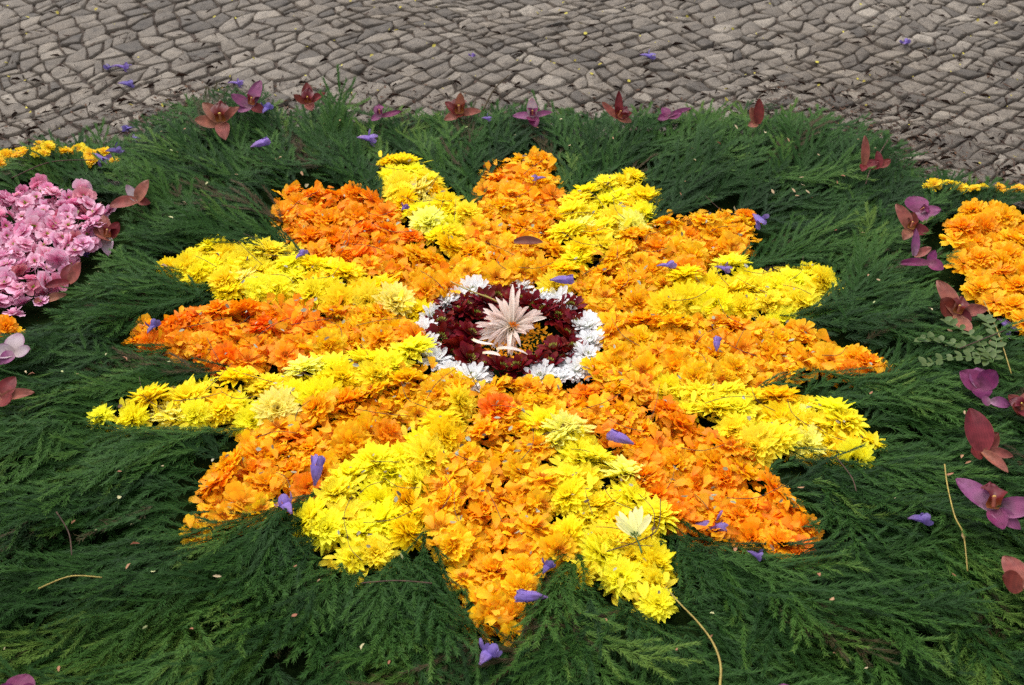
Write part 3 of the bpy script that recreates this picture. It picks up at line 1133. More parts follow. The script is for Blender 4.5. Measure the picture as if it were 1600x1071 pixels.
for px, py in ((772, 600), (800, 594), (826, 599), (858, 603), (704, 588), (722, 600), (930, 572)):
    p = at(px, py, 0.055)
    o = put_head(COSM, 'orange_flower', p[0], p[1], 0.045, scale=0.85)
    o.rotation_euler.x += 0.25
    o.color = orange_col(0.3)
    link('flower_centre', rnd.choice(CENT), o, loc=(0, 0, 0.004))
    tag(o, 'amber flower lapping over the near edge of the white ring', 'orange flower', 'amber flowers lapping over the near edge of the ring')
print('orange', n_or, 'yellow', n_ye)

# torn petals strewn between and over the heads
def loose(name, keys, n_per_m2, mat, label, cat, top=0.049, low=0.022):
    mb = MB()
    for key in keys:
        poly = RAYW[key] if isinstance(key, str) else key
        lo, hi = poly.min(0), poly.max(0)
        n = int(np.prod(hi - lo) * n_per_m2)
        P = rng.uniform(lo, hi, (n, 2))
        P = P[inside(P, poly) & (np.hypot(P[:, 0] - RING_C[0], P[:, 1] - RING_C[1]) > RING_R - 0.01) & (edgedist(P, poly) > 0.008)]
        for x, y in P:
            L = rnd.uniform(0.012, 0.025)
            if mat is M_ORANGE or mat in LOOSE_OR:
                p = petal(L, L * rnd.uniform(0.55, 0.85), 4, 3, 'broad', rnd.uniform(-0.3, 0.4), rnd.uniform(-0.35, 0.35), rnd.uniform(0.06, 0.16), 0.15)
            else:
                p = petal(L * 1.1, 0.0085, 4, 2, 'strap', rnd.uniform(0.2, 0.6), rnd.uniform(-0.3, 0.3))
            add_petal(mb, p, rnd.uniform(0, 6.28), rnd.gauss(0.15, 0.3), rnd.gauss(0, 0.5), (x, y, rnd.uniform(low, top)))
    o = link(name, mb.mesh(name, mat))
    tag(o, label, cat, kind='stuff')
    return o


LOOSE_OR = []
ob = loose('loose_petals', [k for k in RAYS if k[0] == 'o'], 13000, M_ORANGE, 'torn amber petals strewn between the orange flower heads', 'petals')
ob.color = (0.97, 0.45, 0.006, 1)
ob = loose('loose_petals', ['o_left', 'o_up_l', 'o_low_r', 'o_top'], 2200, M_ORANGE, 'torn deep orange petals strewn on the reddest rays', 'petals')
ob.color = (0.92, 0.2, 0.004, 1)
ob = loose('loose_petals', [k for k in RAYS if k[0] == 'y'], 9000, M_YELLOW, 'loose yellow petals strewn between the chrysanthemum heads', 'petals')
ob.color = (0.95, 0.8, 0.04, 1)

OK_ = [k for k in RAYS if k[0] == 'o']
ob = loose('loose_petals', OK_, 1500, M_ORANGE, 'amber petals pulled apart and lying over the orange flower heads', 'petals', 0.062, 0.048)
ob.color = (0.97, 0.42, 0.005, 1)
ob = loose('loose_petals', ['o_right', 'o_bottom', 'o_up_r', 'o_top', 'o_low_l'], 1500, M_ORANGE, 'golden petals pulled apart and lying over the more golden rays', 'petals', 0.062, 0.048)
ob.color = (0.98, 0.60, 0.008, 1)
ob = loose('loose_petals', ['o_left', 'o_up_l', 'o_low_r'], 1300, M_ORANGE, 'deep orange petals pulled apart and lying over the reddest rays', 'petals', 0.062, 0.048)
ob.color = (0.95, 0.25, 0.004, 1)
ob = loose('loose_petals', [k for k in RAYS if k[0] == 'y'], 1800, M_YELLOW, 'pale yellow petals pulled apart and lying over the chrysanthemum heads', 'petals', 0.064, 0.048)
ob.color = (1.0, 0.88, 0.04, 1)

# heap of golden flowers at the right edge, small one at the left edge
for nm, poly, lab, grp in (('golden_flower', GOLD, 'golden orange flower head in the heap at the right edge', 'golden flowers of the right-hand heap'),
                           ('golden_flower', GOLD_L, 'golden flower head in the small patch below the pink blossoms', 'golden flowers below the pink blossoms')):
    small = poly is GOLD_L
    for x, y in scatter(poly, 0.040 if not small else 0.03, 0.006 if not small else 0.0, 900):
        px, py, _ = frame_px((x, y))
        if px < -260 or px > 1860:
            continue
        o = put_head(MARI + COSM[:2], nm, x, y, 0.046 + rnd.uniform(0, 0.016), scale=rnd.uniform(0.85, 1.05) * (0.6 if small else 1))
        o.color = (*lerp((0.97, 0.56, 0.008), (0.97, 0.44, 0.006), rnd.random()), 1)
        yl = 'golden yellow' if o.color[1] > 0.5 else 'golden orange'
        tag(o, yl + ' ' + lab.replace('golden orange ', '').replace('golden ', ''), 'flower', yl + ' ' + grp.replace('golden ', ''))

# ------------------------------------------------------------------ yellow edging lines of small flowers
EDG = [fl_cosmos(700 + k) for k in range(4)]
for poly, lab, grp in ((EDGE_L, 'small yellow flower in the edging line behind the pink blossoms', 'yellow edging flowers behind the pink blossoms'),
                       (EDGE_R, 'small yellow flower in the edging line behind the golden heap', 'yellow edging flowers behind the golden heap')):
    for x, y in scatter(poly, 0.026, -1, 950, 0.4):
        px, py, _ = frame_px((x, y))
        if px < -200 or px > 1800 or (poly is EDGE_R and rnd.random() < 0.1):
            continue
        o = put_head(EDG, 'edging_flower', x, y, max(0.008, htop(x, y) - 0.006) + rnd.uniform(-0.004, 0.005), scale=rnd.uniform(0.32, 0.5))
        o.color = (*lerp((0.9, 0.55, 0.01), (0.9, 0.68, 0.012), rnd.random()), 1)
        yl = 'golden yellow' if o.color[1] > 0.5 else 'golden orange'
        tag(o, yl + ' ' + lab.replace('golden orange ', '').replace('golden ', ''), 'flower', yl + ' ' + grp.replace('golden ', ''))

# ------------------------------------------------------------------ pink blossoms
def fl_pink(seed):
    r = random.Random(seed)
    mb = MB()
    dbl = r.random() < 0.4
    for ring, (n, el, l) in enumerate([(5, 8, 1.0), (4, 34, 0.75)] if not dbl else [(6, 6, 1.0), (5, 25, 0.9), (4, 48, 0.65)]):
        for k in range(n):
            L = 0.022 * l * r.uniform(0.88, 1.1)
            yaw = 2 * math.pi * (k + r.uniform(-0.15, 0.15) + 0.5 * ring) / n
            p = petal(L, L * r.uniform(0.85, 1.05), 5, 4, 'broad', r.uniform(0.05, 0.35), r.uniform(-0.3, 0.1), r.uniform(0.02, 0.06), r.uniform(0.1, 0.25), r)
            add_petal(mb, p, yaw, R(el + r.uniform(-8, 14)), r.uniform(-0.25, 0.25), (0.0008 * math.cos(yaw), 0.0008 * math.sin(yaw), 0.001 * ring))
    return mb.mesh('pink_blossom', M_PINK)


PINKS = [fl_pink(800 + k) for k in range(8)]
STAM = [florets(M_EYE, 7, 0.001, 0.007, 820 + k, 'stamens') for k in range(2)]
for layer in range(2):
    for x, y in scatter(PINK, 0.031 if layer else 0.035, 0.006 + 0.016 * layer, 970 + layer):
        px, py, _ = frame_px((x, y))
        if px < -140:
            continue
        o = put_head(PINKS, 'pink_blossom', x, y, 0.044 + 0.016 * layer + rnd.uniform(0, 0.008), scale=rnd.uniform(0.68, 1.02))
        o.rotation_euler.x += rnd.gauss(0, 0.5)
        o.rotation_euler.y += rnd.gauss(0, 0.5)
        v = rnd.random()
        o.color = (1, 1, 1, 1) if v < 0.72 else (0.97, 0.62, 0.74, 1) if v < 0.92 else (0.75, 0.5, 0.45, 1)
        link('stamens', rnd.choice(STAM), o, loc=(0, 0, 0.001))
        hue = 'pale pink' if v < 0.72 else 'rose pink' if v < 0.92 else 'withered brownish pink'
        pos = 'on top of' if layer else 'at the bottom of'
        tag(o, f'{hue} blossom {pos} the pink heap at the left edge', 'blossom', f'{hue} blossoms {pos} the left-hand heap')


# ------------------------------------------------------------------ the ring: white chrysanthemums, maroon daisies, pale dahlia
def petal_mesh(name, mat, **kw):
    mb = MB()
    P, F, t = petal(**kw)
    mb.add(P, F, t, rnd.random())
    return mb.mesh(name, mat)


WP = [petal_mesh('petal', M_WHITE, L=0.031 * rnd.uniform(0.9, 1.1), W=0.0108, nl=6, nw=2, shape='lobe', cup=0.45, curl=rnd.uniform(-0.2, 0.25)) for _ in range(8)]
MP = [petal_mesh('petal', M_MAROON, L=0.0255 * rnd.uniform(0.9, 1.1), W=0.0115, nl=5, nw=3, shape='spoon', cup=0.35, curl=rnd.uniform(-0.15, 0.3)) for _ in range(8)]
EYES = [florets(M_EYE, 30, 0.0062, 0.0035, 840 + k, 'flower_eye', 0.6) for k in range(3)]


def petalled(name, pm, rings, size, eye):
    root = link(name, None)
    root.empty_display_size = 0.01
    for ring, (n, el, l) in enumerate(rings):
        for k in range(n):
            yaw = 2 * math.pi * (k + rnd.uniform(-0.25, 0.25) + 0.5 * ring) / n
            o = link('petal', rnd.choice(pm), root, loc=(0.0035 * math.cos(yaw), 0.0035 * math.sin(yaw), 0.0012 * ring))
            o.rotation_euler = (rnd.uniform(-0.25, 0.25), -R(el + rnd.uniform(-9, 9)), yaw)
            s = l * rnd.uniform(0.9, 1.1)
            o.scale = (s, 0.5 + 0.5 * s, s)
    if eye:
        e_ = link('flower_eye', rnd.choice(EYES), root, loc=(0, 0, 0.006))
        e_.scale = (1.15,) * 3
    root.scale = (size,) * 3
    return root


WHITE = [
    (740, 446, 1.05, 'large white chrysanthemum under the straw stick at the back of the ring'),
    (716, 454, 0.8, 'white chrysanthemum in the ring left of the straw stick'),
    (694, 466, 0.8, 'white chrysanthemum in the ring facing the upper left orange ray'),
    (672, 484, 0.75, 'white chrysanthemum at the end of the yellow ray above the left-hand orange ray'),
    (662, 506, 0.8, 'white chrysanthemum in the ring touching the upper side of the left-hand orange ray'),
    (664, 529, 0.85, 'white chrysanthemum in the ring touching the lower side of the left-hand orange ray'),
    (682, 552, 0.95, 'white chrysanthemum in the ring facing the yellow ray below the left-hand orange ray'),
    (706, 570, 0.75, 'white chrysanthemum in the ring facing the lower left orange ray'),
    (738, 582, 1.1, 'broad white chrysanthemum with a dark twig across it at the front of the ring'),
    (846, 579, 0.95, 'white chrysanthemum at the front of the ring half hidden behind the bottom orange ray'),
    (876, 580, 0.75, 'small half buried white chrysanthemum at the front right of the ring'),
    (902, 567, 0.85, 'white chrysanthemum in the ring facing the lower right orange ray'),
    (916, 547, 0.9, 'lowest white chrysanthemum on the right side of the ring'),
    (923, 524, 0.9, 'middle white chrysanthemum on the right side of the ring'),
    (920, 500, 1.0, 'upper white chrysanthemum on the right side of the ring'),
    (870, 466, 1.1, 'large white chrysanthemum in the ring just below the purple bell flower'),
    (838, 457, 0.8, 'white chrysanthemum at the back of the ring left of the purple bell flower'),
    (813, 440, 0.75, 'small rearmost white chrysanthemum at the foot of the top orange ray'),
]
wr = [(14, 4, 1.0), (13, 16, 0.92), (11, 30, 0.78), (8, 48, 0.58), (5, 68, 0.4)]
for k, (px, py, s, lab) in enumerate(WHITE):
    p = at(px, py, 0.056)
    o = petalled('white_chrysanthemum', WP, wr, s, rnd.random() < 0.5)
    o.scale = (0.98 * s,) * 3
    o.location = (p[0], p[1], 0.040)
    o.rotation_euler = (rnd.gauss(0.15, 0.28), rnd.gauss(0, 0.28), rnd.uniform(0, 6.28))
    tag(o, lab, 'chrysanthemum', 'white chrysanthemums of the ring')

MARO = [(700, 470), (716, 484), (728, 472), (690, 498), (714, 512), (742, 486), (757, 468), (688, 524), (718, 538), (735, 520), (704, 545), (733, 558), (757, 568), (782, 574),
        (808, 572), (834, 560), (858, 566), (880, 556), (894, 540), (866, 542), (882, 518), (898, 502), (872, 492), (892, 478), (852, 484), (776, 458), (798, 455), (812, 468), (832, 474), (848, 470)]
mr_ = [(11, 8, 1.0), (9, 28, 0.85), (5, 50, 0.55)]
SIDES = [('behind the pale dahlia', lambda x, y: y < 485 and 745 < x < 860), ('left of the pale dahlia', lambda x, y: x <= 745),
         ('in front of the pale dahlia', lambda x, y: y > 550), ('right of the pale dahlia', lambda x, y: True)]
for px, py in MARO:
    p = at(px, py, 0.05)
    o = petalled('maroon_daisy', MP, mr_, rnd.uniform(0.95, 1.15), True)
    o.location = (p[0], p[1], 0.036 + rnd.uniform(0, 0.01))
    o.rotation_euler = (rnd.gauss(0.1, 0.35), rnd.gauss(0, 0.35), rnd.uniform(0, 6.28))
    side = next(n for n, f in SIDES if f(px, py))
    tag(o, 'dark maroon daisy inside the white ring ' + side, 'daisy', 'maroon daisies ' + side)

# crumbled marigold in the middle
mb = MB()
cc = at(800, 525, 0.05)
for k in range(520):
    a, q = rnd.uniform(0, 6.28), math.sqrt(rnd.random())
    L = rnd.uniform(0.005, 0.010)
    p = petal(L, L * 0.6, 3, 2, 'broad', rnd.uniform(-0.3, 0.5), rnd.uniform(-0.4, 0.4), 0.1, 0.1)
    add_petal(mb, p, rnd.uniform(0, 6.28), rnd.uniform(-0.2, 1.2), rnd.gauss(0, 0.5),
              (cc[0] + 0.066 * q * math.cos(a), cc[1] + 0.062 * q * math.sin(a), 0.037 + 0.014 * (1 - q * q)))
o = link('marigold_crumbs', mb.mesh('marigold_crumbs', M_ORANGE))
o.color = (0.93, 0.36, 0.006, 1)
tag(o, 'crumbled orange marigold petals under the pale dahlia in the middle', 'petals', kind='stuff')


def dir_rot(az, el, hint=(0, -0.5, 0.86)):
    x = Vector((math.cos(R(az)) * math.cos(R(el)), math.sin(R(az)) * math.cos(R(el)), math.sin(R(el))))
    h = Vector(hint)
    z = (h - x * h.dot(x))
    if z.length < 0.05:
        z = Vector((1, 0, 0)) - x * x.x
    z.normalize()
    y = z.cross(x)
    return Matrix((x, y, z)).transposed()


dp = at(799, 511, 0.06)
dahlia = link('pale_dahlia', None, loc=(dp[0], dp[1], 0.056))
tag(dahlia, 'pale pinkish spider dahlia lying tilted at the very centre of the star', 'dahlia')
def quill(k):
    """long rolled petal that bends sideways and curls at the tip"""
    r = random.Random(2000 + k)
    mb = MB()
    P, F, t = petal(0.056 * r.uniform(0.85, 1.12), 0.0098, 10, 3, 'strap', 1.2, 0.0, 0, 0, r)
    P[:, 1] += r.uniform(-0.018, 0.018) * t ** 2
    P[:, 2] += r.uniform(-0.012, 0.016) * t ** 2 - r.uniform(0.0, 0.03) * np.clip(t - 0.6, 0, 1) ** 2 * 3
    mb.add(P, F, t, r.uniform(0.3, 0.8))
    return mb.mesh('petal', M_CREAM)


DPM = [quill(k) for k in range(14)]
dl = [(i, e, l) for i, e, l in
      [(150, 18, 1.0), (158, 8, 0.95), (165, 26, 0.9), (172, 12, 1.05), (180, 22, 1.0), (187, 6, 1.0), (194, 18, 0.95), (201, 4, 0.95), (208, 14, 0.9), (216, 2, 1.0), (226, 6, 0.9), (236, 0, 0.85),
       (145, 40, 0.8), (160, 48, 0.75), (178, 42, 0.78), (196, 38, 0.75), (212, 34, 0.72), (135, 48, 1.0), (118, 55, 0.9), (104, 66, 0.9), (90, 72, 1.05), (80, 66, 1.0), (66, 58, 0.95),
       (52, 52, 0.9), (38, 40, 0.95), (22, 30, 1.1), (10, 20, 1.05), (0, 10, 0.8), (-12, 6, 0.75), (-24, 2, 0.8), (246, -4, 0.95), (258, 2, 0.9), (274, -6, 1.1), (284, -8, 1.0), (300, 0, 0.7)]]
dl += [(az + rnd.uniform(-9, 9), max(el - 10, -6) + rnd.uniform(-8, 8), l * 0.95) for az, el, l in dl]
for az, el, l in dl:
    el = el * rnd.uniform(0.45, 0.95) if el > 30 else el + rnd.uniform(-8, 14)
    o = link('petal', rnd.choice(DPM), dahlia)
    o.rotation_euler = dir_rot(az + rnd.uniform(-9, 9), el + rnd.uniform(-11, 9)).to_euler()
    o.scale = (l * rnd.uniform(0.8, 1.12), 0.85 + rnd.uniform(-0.25, 0.2), rnd.uniform(0.4, 1.6))
link('flower_centre', florets(M_CENTRE, 16, 0.005, 0.008, 861, 'flower_centre'), dahlia, loc=(0.004, -0.006, 0.008))
for (px, py, az, s, lab) in ((738, 538, 300, 1.0, 'single cream quill petal lying on the maroon daisies left of the dahlia'),
                             (776, 554, 12, 1.05, 'single cream quill petal arched in front of the dahlia'),
                             (754, 560, -8, 0.7, 'short cream quill petal on the near maroon daisies')):
    p = at(px, py, 0.055)
    mb = MB()
    pt = petal(0.045 * s, 0.0085, 8, 2, 'strap', 0.8, -0.25 if az == 12 else 0.2)
    P = pt[0].copy()
    P[:, 1] += 0.014 * (np.array(pt[2]) ** 2) * (1 if az == 300 else -1)
    mb.add(P, pt[1], pt[2], 0.7)
    o = link('fallen_petal', mb.mesh('fallen_petal', M_CREAM), loc=(p[0], p[1], 0.064))
    o.rotation_euler = (0, -0.1, R(az))
    tag(o, lab, 'petal')


# ------------------------------------------------------------------ orchids
OPM = {}
def opetal(mat, k):
    key = (mat.name, k)
    if key not in OPM:
        r = random.Random(hash(mat.name) % 1000 + k)
        mb = MB()
        P, F, t = petal(0.05, 0.024, 9, 6, 'ellip', (0.35, 0.2, 0.5)[k % 3], (-0.3, 0.2, -0.12)[k % 3], 0.03, 0, r)
        e = np.abs(P[:, 1]) / 0.012
        t = np.clip(np.maximum(t * 0.92, np.where(e > 0.85, 0.98, t * 0.92)), 0, 1)
        mb.add(P, F, t, r.uniform(0.3, 0.8))
        OPM[key] = mb.mesh('petal', mat)
    return OPM[key]


def make_lip(mat):
    """three lobes: two side lobes folded up, a frilly front lobe rolled down"""
    mb = MB()
    r = random.Random(61)
    P, F, t = petal(0.034, 0.032, 10, 10, 'ellip', 0.0, 0.0, 0.0, 0.0)
    e = P[:, 1] / 0.016
    side = np.exp(-((t - 0.38) / 0.22) ** 2)
    P[:, 1] *= 0.75 + 0.25 * np.cos(9 * t + 0.4)
    P[:, 2] += 0.017 * np.abs(e) ** 1.5 * side - 0.016 * np.clip(t - 0.55, 0, 1) ** 1.5 * 2.2
    P[:, 2] += 0.0032 * np.sin(P[:, 1] * 900 + 7 * t) * t ** 3 + np.array([r.uniform(-0.0008, 0.0008) for _ in t]) * t
    mb.add(P, F, t, 0.5)
    return mb.mesh('lip', mat)


LIP = {'dark': make_lip(M_LIP), 'mag': make_lip(M_MAGENTA)}
mbc = MB()
prof = [(0.0, 0.0032), (0.006, 0.004), (0.013, 0.0036), (0.018, 0.0042), (0.021, 0.0022)]
Vc, Fc, tc_ = [], [], []
for i, (l, rr) in enumerate(prof):
    for k in range(8):
        a = 2 * math.pi * k / 8
        Vc.append((l, rr * math.cos(a), rr * math.sin(a) + 0.12 * l + 8 * l * l))
        tc_.append(i / 4)
for i in range(4):
    for k in range(8):
        Fc.append((i * 8 + k, i * 8 + (k + 1) % 8, (i + 1) * 8 + (k + 1) % 8, (i + 1) * 8 + k))
Fc.append(tuple(range(32, 40)))
mbc.add(Vc, Fc, tc_)
COLM = mbc.mesh('column', M_COLUMN)
C_, D_, V_, G_, P_ = M_COPPER, M_DARKRED, M_MAUVE, M_MAGENTA, M_PALE
# px, py (centre), petals (azimuth 0=right 90=away, elevation, length cm, width cm, material), lip (az, el, size, which) or None, label
ORCHIDS = [
    (346, 192, [(155, 48, 5.4, 2.8, C_), (188, 4, 5.2, 3.0, C_), (20, 40, 4.8, 2.0, C_), (285, -4, 4.2, 3.0, C_), (60, 20, 4, 2, C_)], (95, 62, 1.25, 'dark'), 'largest copper orchid with a dark red lip at the upper left corner of the bed'),
    (393, 168, [(62, 56, 5.6, 2.8, V_), (172, 24, 4.6, 2.4, V_), (215, -2, 3, 2.2, V_), (330, 0, 3, 2.2, D_)], (70, 38, 0.95, 'dark'), 'mauve orchid just behind the largest copper orchid'),
    (482, 164, [(100, 60, 5.0, 2.8, D_), (170, 25, 4.0, 2.0, D_), (25, 28, 4.8, 2.0, D_), (290, 10, 2.6, 2.4, C_)], (80, 75, 0.9, 'dark'), 'dark red orchid with an upright hood, alone on the far edge'),
    (594, 182, [(120, 45, 3.0, 2.0, V_), (10, 4, 5.0, 1.5, G_), (230, 6, 2.8, 1.8, V_)], (100, 50, 0.7, 'mag'), 'small crumpled mauve orchid on the far edge left of the dark red ones'),
    (718, 180, [(150, 40, 4.6, 2.4, D_), (80, 66, 5.2, 2.4, C_), (10, 10, 5.2, 2.2, C_), (200, 2, 3.6, 2.4, C_), (290, 8, 2.6, 2.2, D_)], (95, 48, 1.15, 'dark'), 'cupped dark red orchid with a yellow throat above the top orange ray'),
    (832, 184, [(175, 12, 4.6, 2.0, V_), (95, 60, 4.4, 2.6, P_), (20, 10, 5.0, 1.6, V_), (280, 4, 3.0, 2.6, G_), (250, 0, 2.6, 2.2, G_)], (85, 55, 0.75, 'mag'), 'pink mauve orchid with a whitish hood on the far edge'),
    (966, 186, [(88, 78, 6.0, 1.9, D_), (155, 32, 5.2, 1.8, C_), (15, 22, 3.4, 2.0, D_), (340, 4, 3, 2, C_)], (40, 40, 0.85, 'dark'), 'copper red orchid with one tall pointed sepal on the far edge'),
    (1044, 183, [(120, 40, 2.8, 2.2, G_), (5, 8, 3.2, 2.2, G_), (20, 14, 6.2, 1.3, V_), (200, 8, 2.4, 2.0, G_)], None, 'low magenta orchid pressed flat on the far edge of the bed'),
    (1184, 194, [(84, 76, 5.6, 2.5, D_), (128, 42, 4.0, 2.4, C_), (200, 6, 2.4, 2, C_)], None, 'orchid showing two rounded upright copper petals on the far edge'),
    (1350, 258, [(95, 80, 5.4, 1.7, C_), (10, 4, 2.8, 1.8, D_), (250, 0, 2, 1.6, D_)], None, 'thin upright copper petal of an orchid at the upper right corner of the bed'),
    (1374, 260, [(100, 62, 3.0, 1.6, D_), (30, 12, 2.6, 1.6, D_), (180, 4, 2.6, 1.6, D_)], None, 'small red crumpled orchid next to the thin upright copper one'),
    (1436, 332, [(100, 34, 4.0, 4.4, G_), (350, 8, 3.8, 2.4, V_), (280, 0, 3.0, 2.6, V_)], (0, 20, 0.6, 'mag'), 'magenta orchid with a domed petal beside the golden heap'),
    (1421, 360, [(130, 55, 5.0, 2.5, C_), (70, 36, 3.2, 2.4, D_), (355, 2, 3.6, 2.4, D_), (240, 0, 2.4, 2, C_)], (60, 30, 0.8, 'dark'), 'copper orchid just in front of the domed magenta orchid'),
    (1428, 400, [(80, 68, 4.6, 1.5, V_), (15, 16, 3.2, 1.6, C_)], None, 'narrow upright mauve orchid petal below the copper and magenta pair'),
    (1452, 412, [(178, 6, 5.2, 1.6, G_), (60, 25, 2.6, 1.6, G_), (320, 4, 2.6, 2.4, G_)], None, 'flat magenta orchid lying below the narrow upright mauve petal'),
    (1494, 492, [(118, 44, 6.4, 2.9, C_), (150, 26, 3.6, 3.6, D_), (320, 6, 2.6, 2.6, D_), (8, 14, 5.6, 2.2, C_), (278, -6, 5.4, 2.6, C_)], (60, 44, 0.95, 'dark'), 'big spread copper and dark red orchid left of the golden heap'),
    (1532, 607, [(150, 40, 3.6, 3.6, G_), (30, 44, 3.4, 3.2, G_), (90, 36, 3.4, 3.4, V_), (270, 6, 1.6, 3.2, G_)], None, 'closed cup-shaped magenta orchid at the right side'),
    (1548, 628, [(350, 4, 3.0, 1.8, V_), (180, 6, 1.6, 1.6, V_)], None, 'small loose mauve orchid petal below the closed magenta cup'),
    (1535, 706, [(105, 52, 6.2, 4.2, D_), (45, 16, 3.6, 2.4, D_), (305, -2, 4.6, 1.7, C_), (350, 4, 4.4, 1.6, C_), (200, 2, 2.2, 2.2, D_)], None, 'orchid with one broad dark red sail-like petal at the right side'),
    (1549, 797, [(128, 22, 6.2, 2.9, V_), (355, 10, 6.0, 3.0, V_), (285, -2, 3.2, 2.8, G_), (315, 2, 4.2, 2.2, V_)], (80, 30, 1.2, 'dark'), 'large spread mauve orchid with a frilly dark lip right of the yellow stem'),
    (1598, 915, [(115, 34, 4.2, 3.0, C_), (180, 20, 3.6, 3.0, D_), (0, 6, 4, 2.6, C_)], None, 'copper red orchid cut by the right picture edge near the bottom'),
    (1598, 640, [(140, 40, 2.8, 2.2, D_), (200, 12, 2.4, 2.2, D_), (60, 30, 3, 2.2, C_), (0, 8, 3, 2.2, D_), (260, 2, 2.6, 2, D_)], (150, 26, 0.7, 'dark'), 'crumpled red orchid cut by the right edge beside the closed magenta cup'),
    (212, 300, [(50, 55, 4.2, 2.4, C_), (140, 40, 3.4, 1.8, P_), (205, 6, 5.0, 2.4, C_), (350, 4, 2.2, 1.8, D_)], None, 'copper orchid with one cream petal beside the pink blossoms'),
    (168, 372, [(112, 48, 4.6, 2.4, C_), (30, 36, 3.6, 2.6, D_), (150, 24, 3.4, 2.0, C_), (280, -2, 3.8, 2.4, P_), (250, 20, 3.2, 3.0, C_)], (70, 34, 0.9, 'dark'), 'rose-like copper orchid at the corner of the pink blossoms'),
    (108, 443, [(95, 52, 3.2, 2.8, D_), (20, 46, 4.6, 2.4, C_), (200, 4, 4.0, 1.6, D_)], None, 'orchid with two rounded petals poking out below the pink blossoms'),
    (72, 470, [(20, 18, 3.4, 1.6, C_), (200, 4, 2, 1.5, C_)], None, 'single copper orchid petal half buried below the pink blossoms'),
    (22, 552, [(95, 36, 3.8, 3.2, P_), (350, 16, 3.6, 2.0, P_), (180, 10, 3.6, 2.6, P_), (230, 2, 2.6, 2.2, V_)], None, 'pale whitish mauve orchid at the left edge'),
    (2, 622, [(60, 42, 3.6, 2.8, D_), (320, 6, 3.2, 2.4, D_), (10, 8, 4.8, 1.8, C_), (180, 10, 3, 2.4, C_)], None, 'dull red orchid cut by the left picture edge'),
    (28, 1088, [(80, 30, 2.6, 3.4, G_), (0, 10, 2.8, 2.4, G_), (180, 10, 2.8, 2.4, G_)], None, 'dark magenta orchid at the bottom left corner'),
    (1228, 1092, [(90, 24, 2.0, 2.2, V_), (0, 6, 2.0, 2.0, V_), (180, 6, 2.0, 2.0, V_)], None, 'mauve orchid cut by the bottom edge at the lower right'),
]
for px, py, pets, lip, lab in ORCHIDS:
    zc = 0.055
    for _ in range(4):
        p = at(px, py, zc)
        zc = htop(p[0], p[1]) + 0.005
    root = link('orchid', None, loc=(p[0], p[1], zc))
    root.empty_display_size = 0.02
    for k, (az, el, L, W, m) in enumerate(pets):
        o = link('petal', opetal(m, k), root)
        o.rotation_euler = dir_rot(az, el).to_euler()
        fs = 0.88 if py < 205 and px > 420 else 1.0
        o.scale = (fs * L / 5.0, fs * W / 2.4, fs * (L + W) / 7.4)
    if lip:
        az, el, s, wh = lip
        o = link('lip', LIP[wh], root, loc=(0, -0.002, 0.004))
        o.rotation_euler = dir_rot(az, el).to_euler()
        o.scale = (s, s, s)
        o = link('column', COLM, root, loc=(0, -0.004, 0.008))
        o.rotation_euler = dir_rot(az + 4, el + 8).to_euler()
        o.scale = (0.62 * s,) * 3
    tag(root, lab, 'orchid', 'cut orchids laid round the bed')


# ------------------------------------------------------------------ violet bell flowers
def fl_bell(seed, spread=0.0):
    """fallen violet flower: a ribbed bent tube with five lobes, two above and three below"""
    r = random.Random(seed)
    mb = MB()
    n = 20
    prof = [(0.0, 0.0016), (0.004, 0.0024), (0.009, 0.0046), (0.015, 0.0068), (0.021, 0.0078), (0.027, 0.0086)]
    flat = 0.74 - 0.3 * spread
    V, F, t = [], [], []
    for i, (l, rr) in enumerate(prof):
        for k in range(n):
            a = 2 * math.pi * k / n
            q = rr * (1 + 0.09 * math.cos(5 * a + 0.6) * (i > 1) + 0.05 * r.uniform(-1, 1))
            V.append((l, q * math.cos(a), q * math.sin(a) * flat - (4 + 7 * spread) * l * l + 0.0005 * r.uniform(-1, 1)))
            t.append(0.55 * i / 5)
    for i in range(len(prof) - 1):
        for k in range(n):
            F.append((i * n + k, i * n + (k + 1) % n, (i + 1) * n + (k + 1) % n, (i + 1) * n + k))
    mb.add(V, F, t, r.random())
    for k in range(5):
        a = 2 * math.pi * k / 5 + 0.5 + r.uniform(-0.2, 0.2)
        L = 0.0155 * r.uniform(0.85, 1.15)
        P, F2, t2 = petal(L, 0.0135 * r.uniform(0.85, 1.1), 5, 4, 'lobe', -0.25, r.uniform(-0.4, 0.1) - 0.35 * spread, 0.06, 0.12, r)
        el = math.radians(r.uniform(0, 18) + spread * r.uniform(25, 75))
        # lobe axis: along the tube, tilted outwards
        ax = Vector((math.cos(el), math.sin(el) * math.cos(a), math.sin(el) * math.sin(a)))
        nrm = Vector((-math.sin(el), math.cos(el) * math.cos(a), math.cos(el) * math.sin(a)))
        M = np.array(Matrix((ax, nrm.cross(ax), nrm)).transposed())
        off = np.array((0.0255, 0.0076 * math.cos(a), 0.0076 * math.sin(a) * flat - (4 + 7 * spread) * 0.0255 ** 2))
        mb.add(P @ M.T + off, F2, 0.5 + 0.5 * np.array(t2), r.random())
    return mb.mesh('corolla', M_PURPLE)


BELLS = [fl_bell(1000 + k, 0.0) for k in range(3)] + [fl_bell(1010 + k, 1.0) for k in range(3)]
CALYX = florets(M_LEAFB, 6, 0.0016, 0.003, 1020, 'calyx')
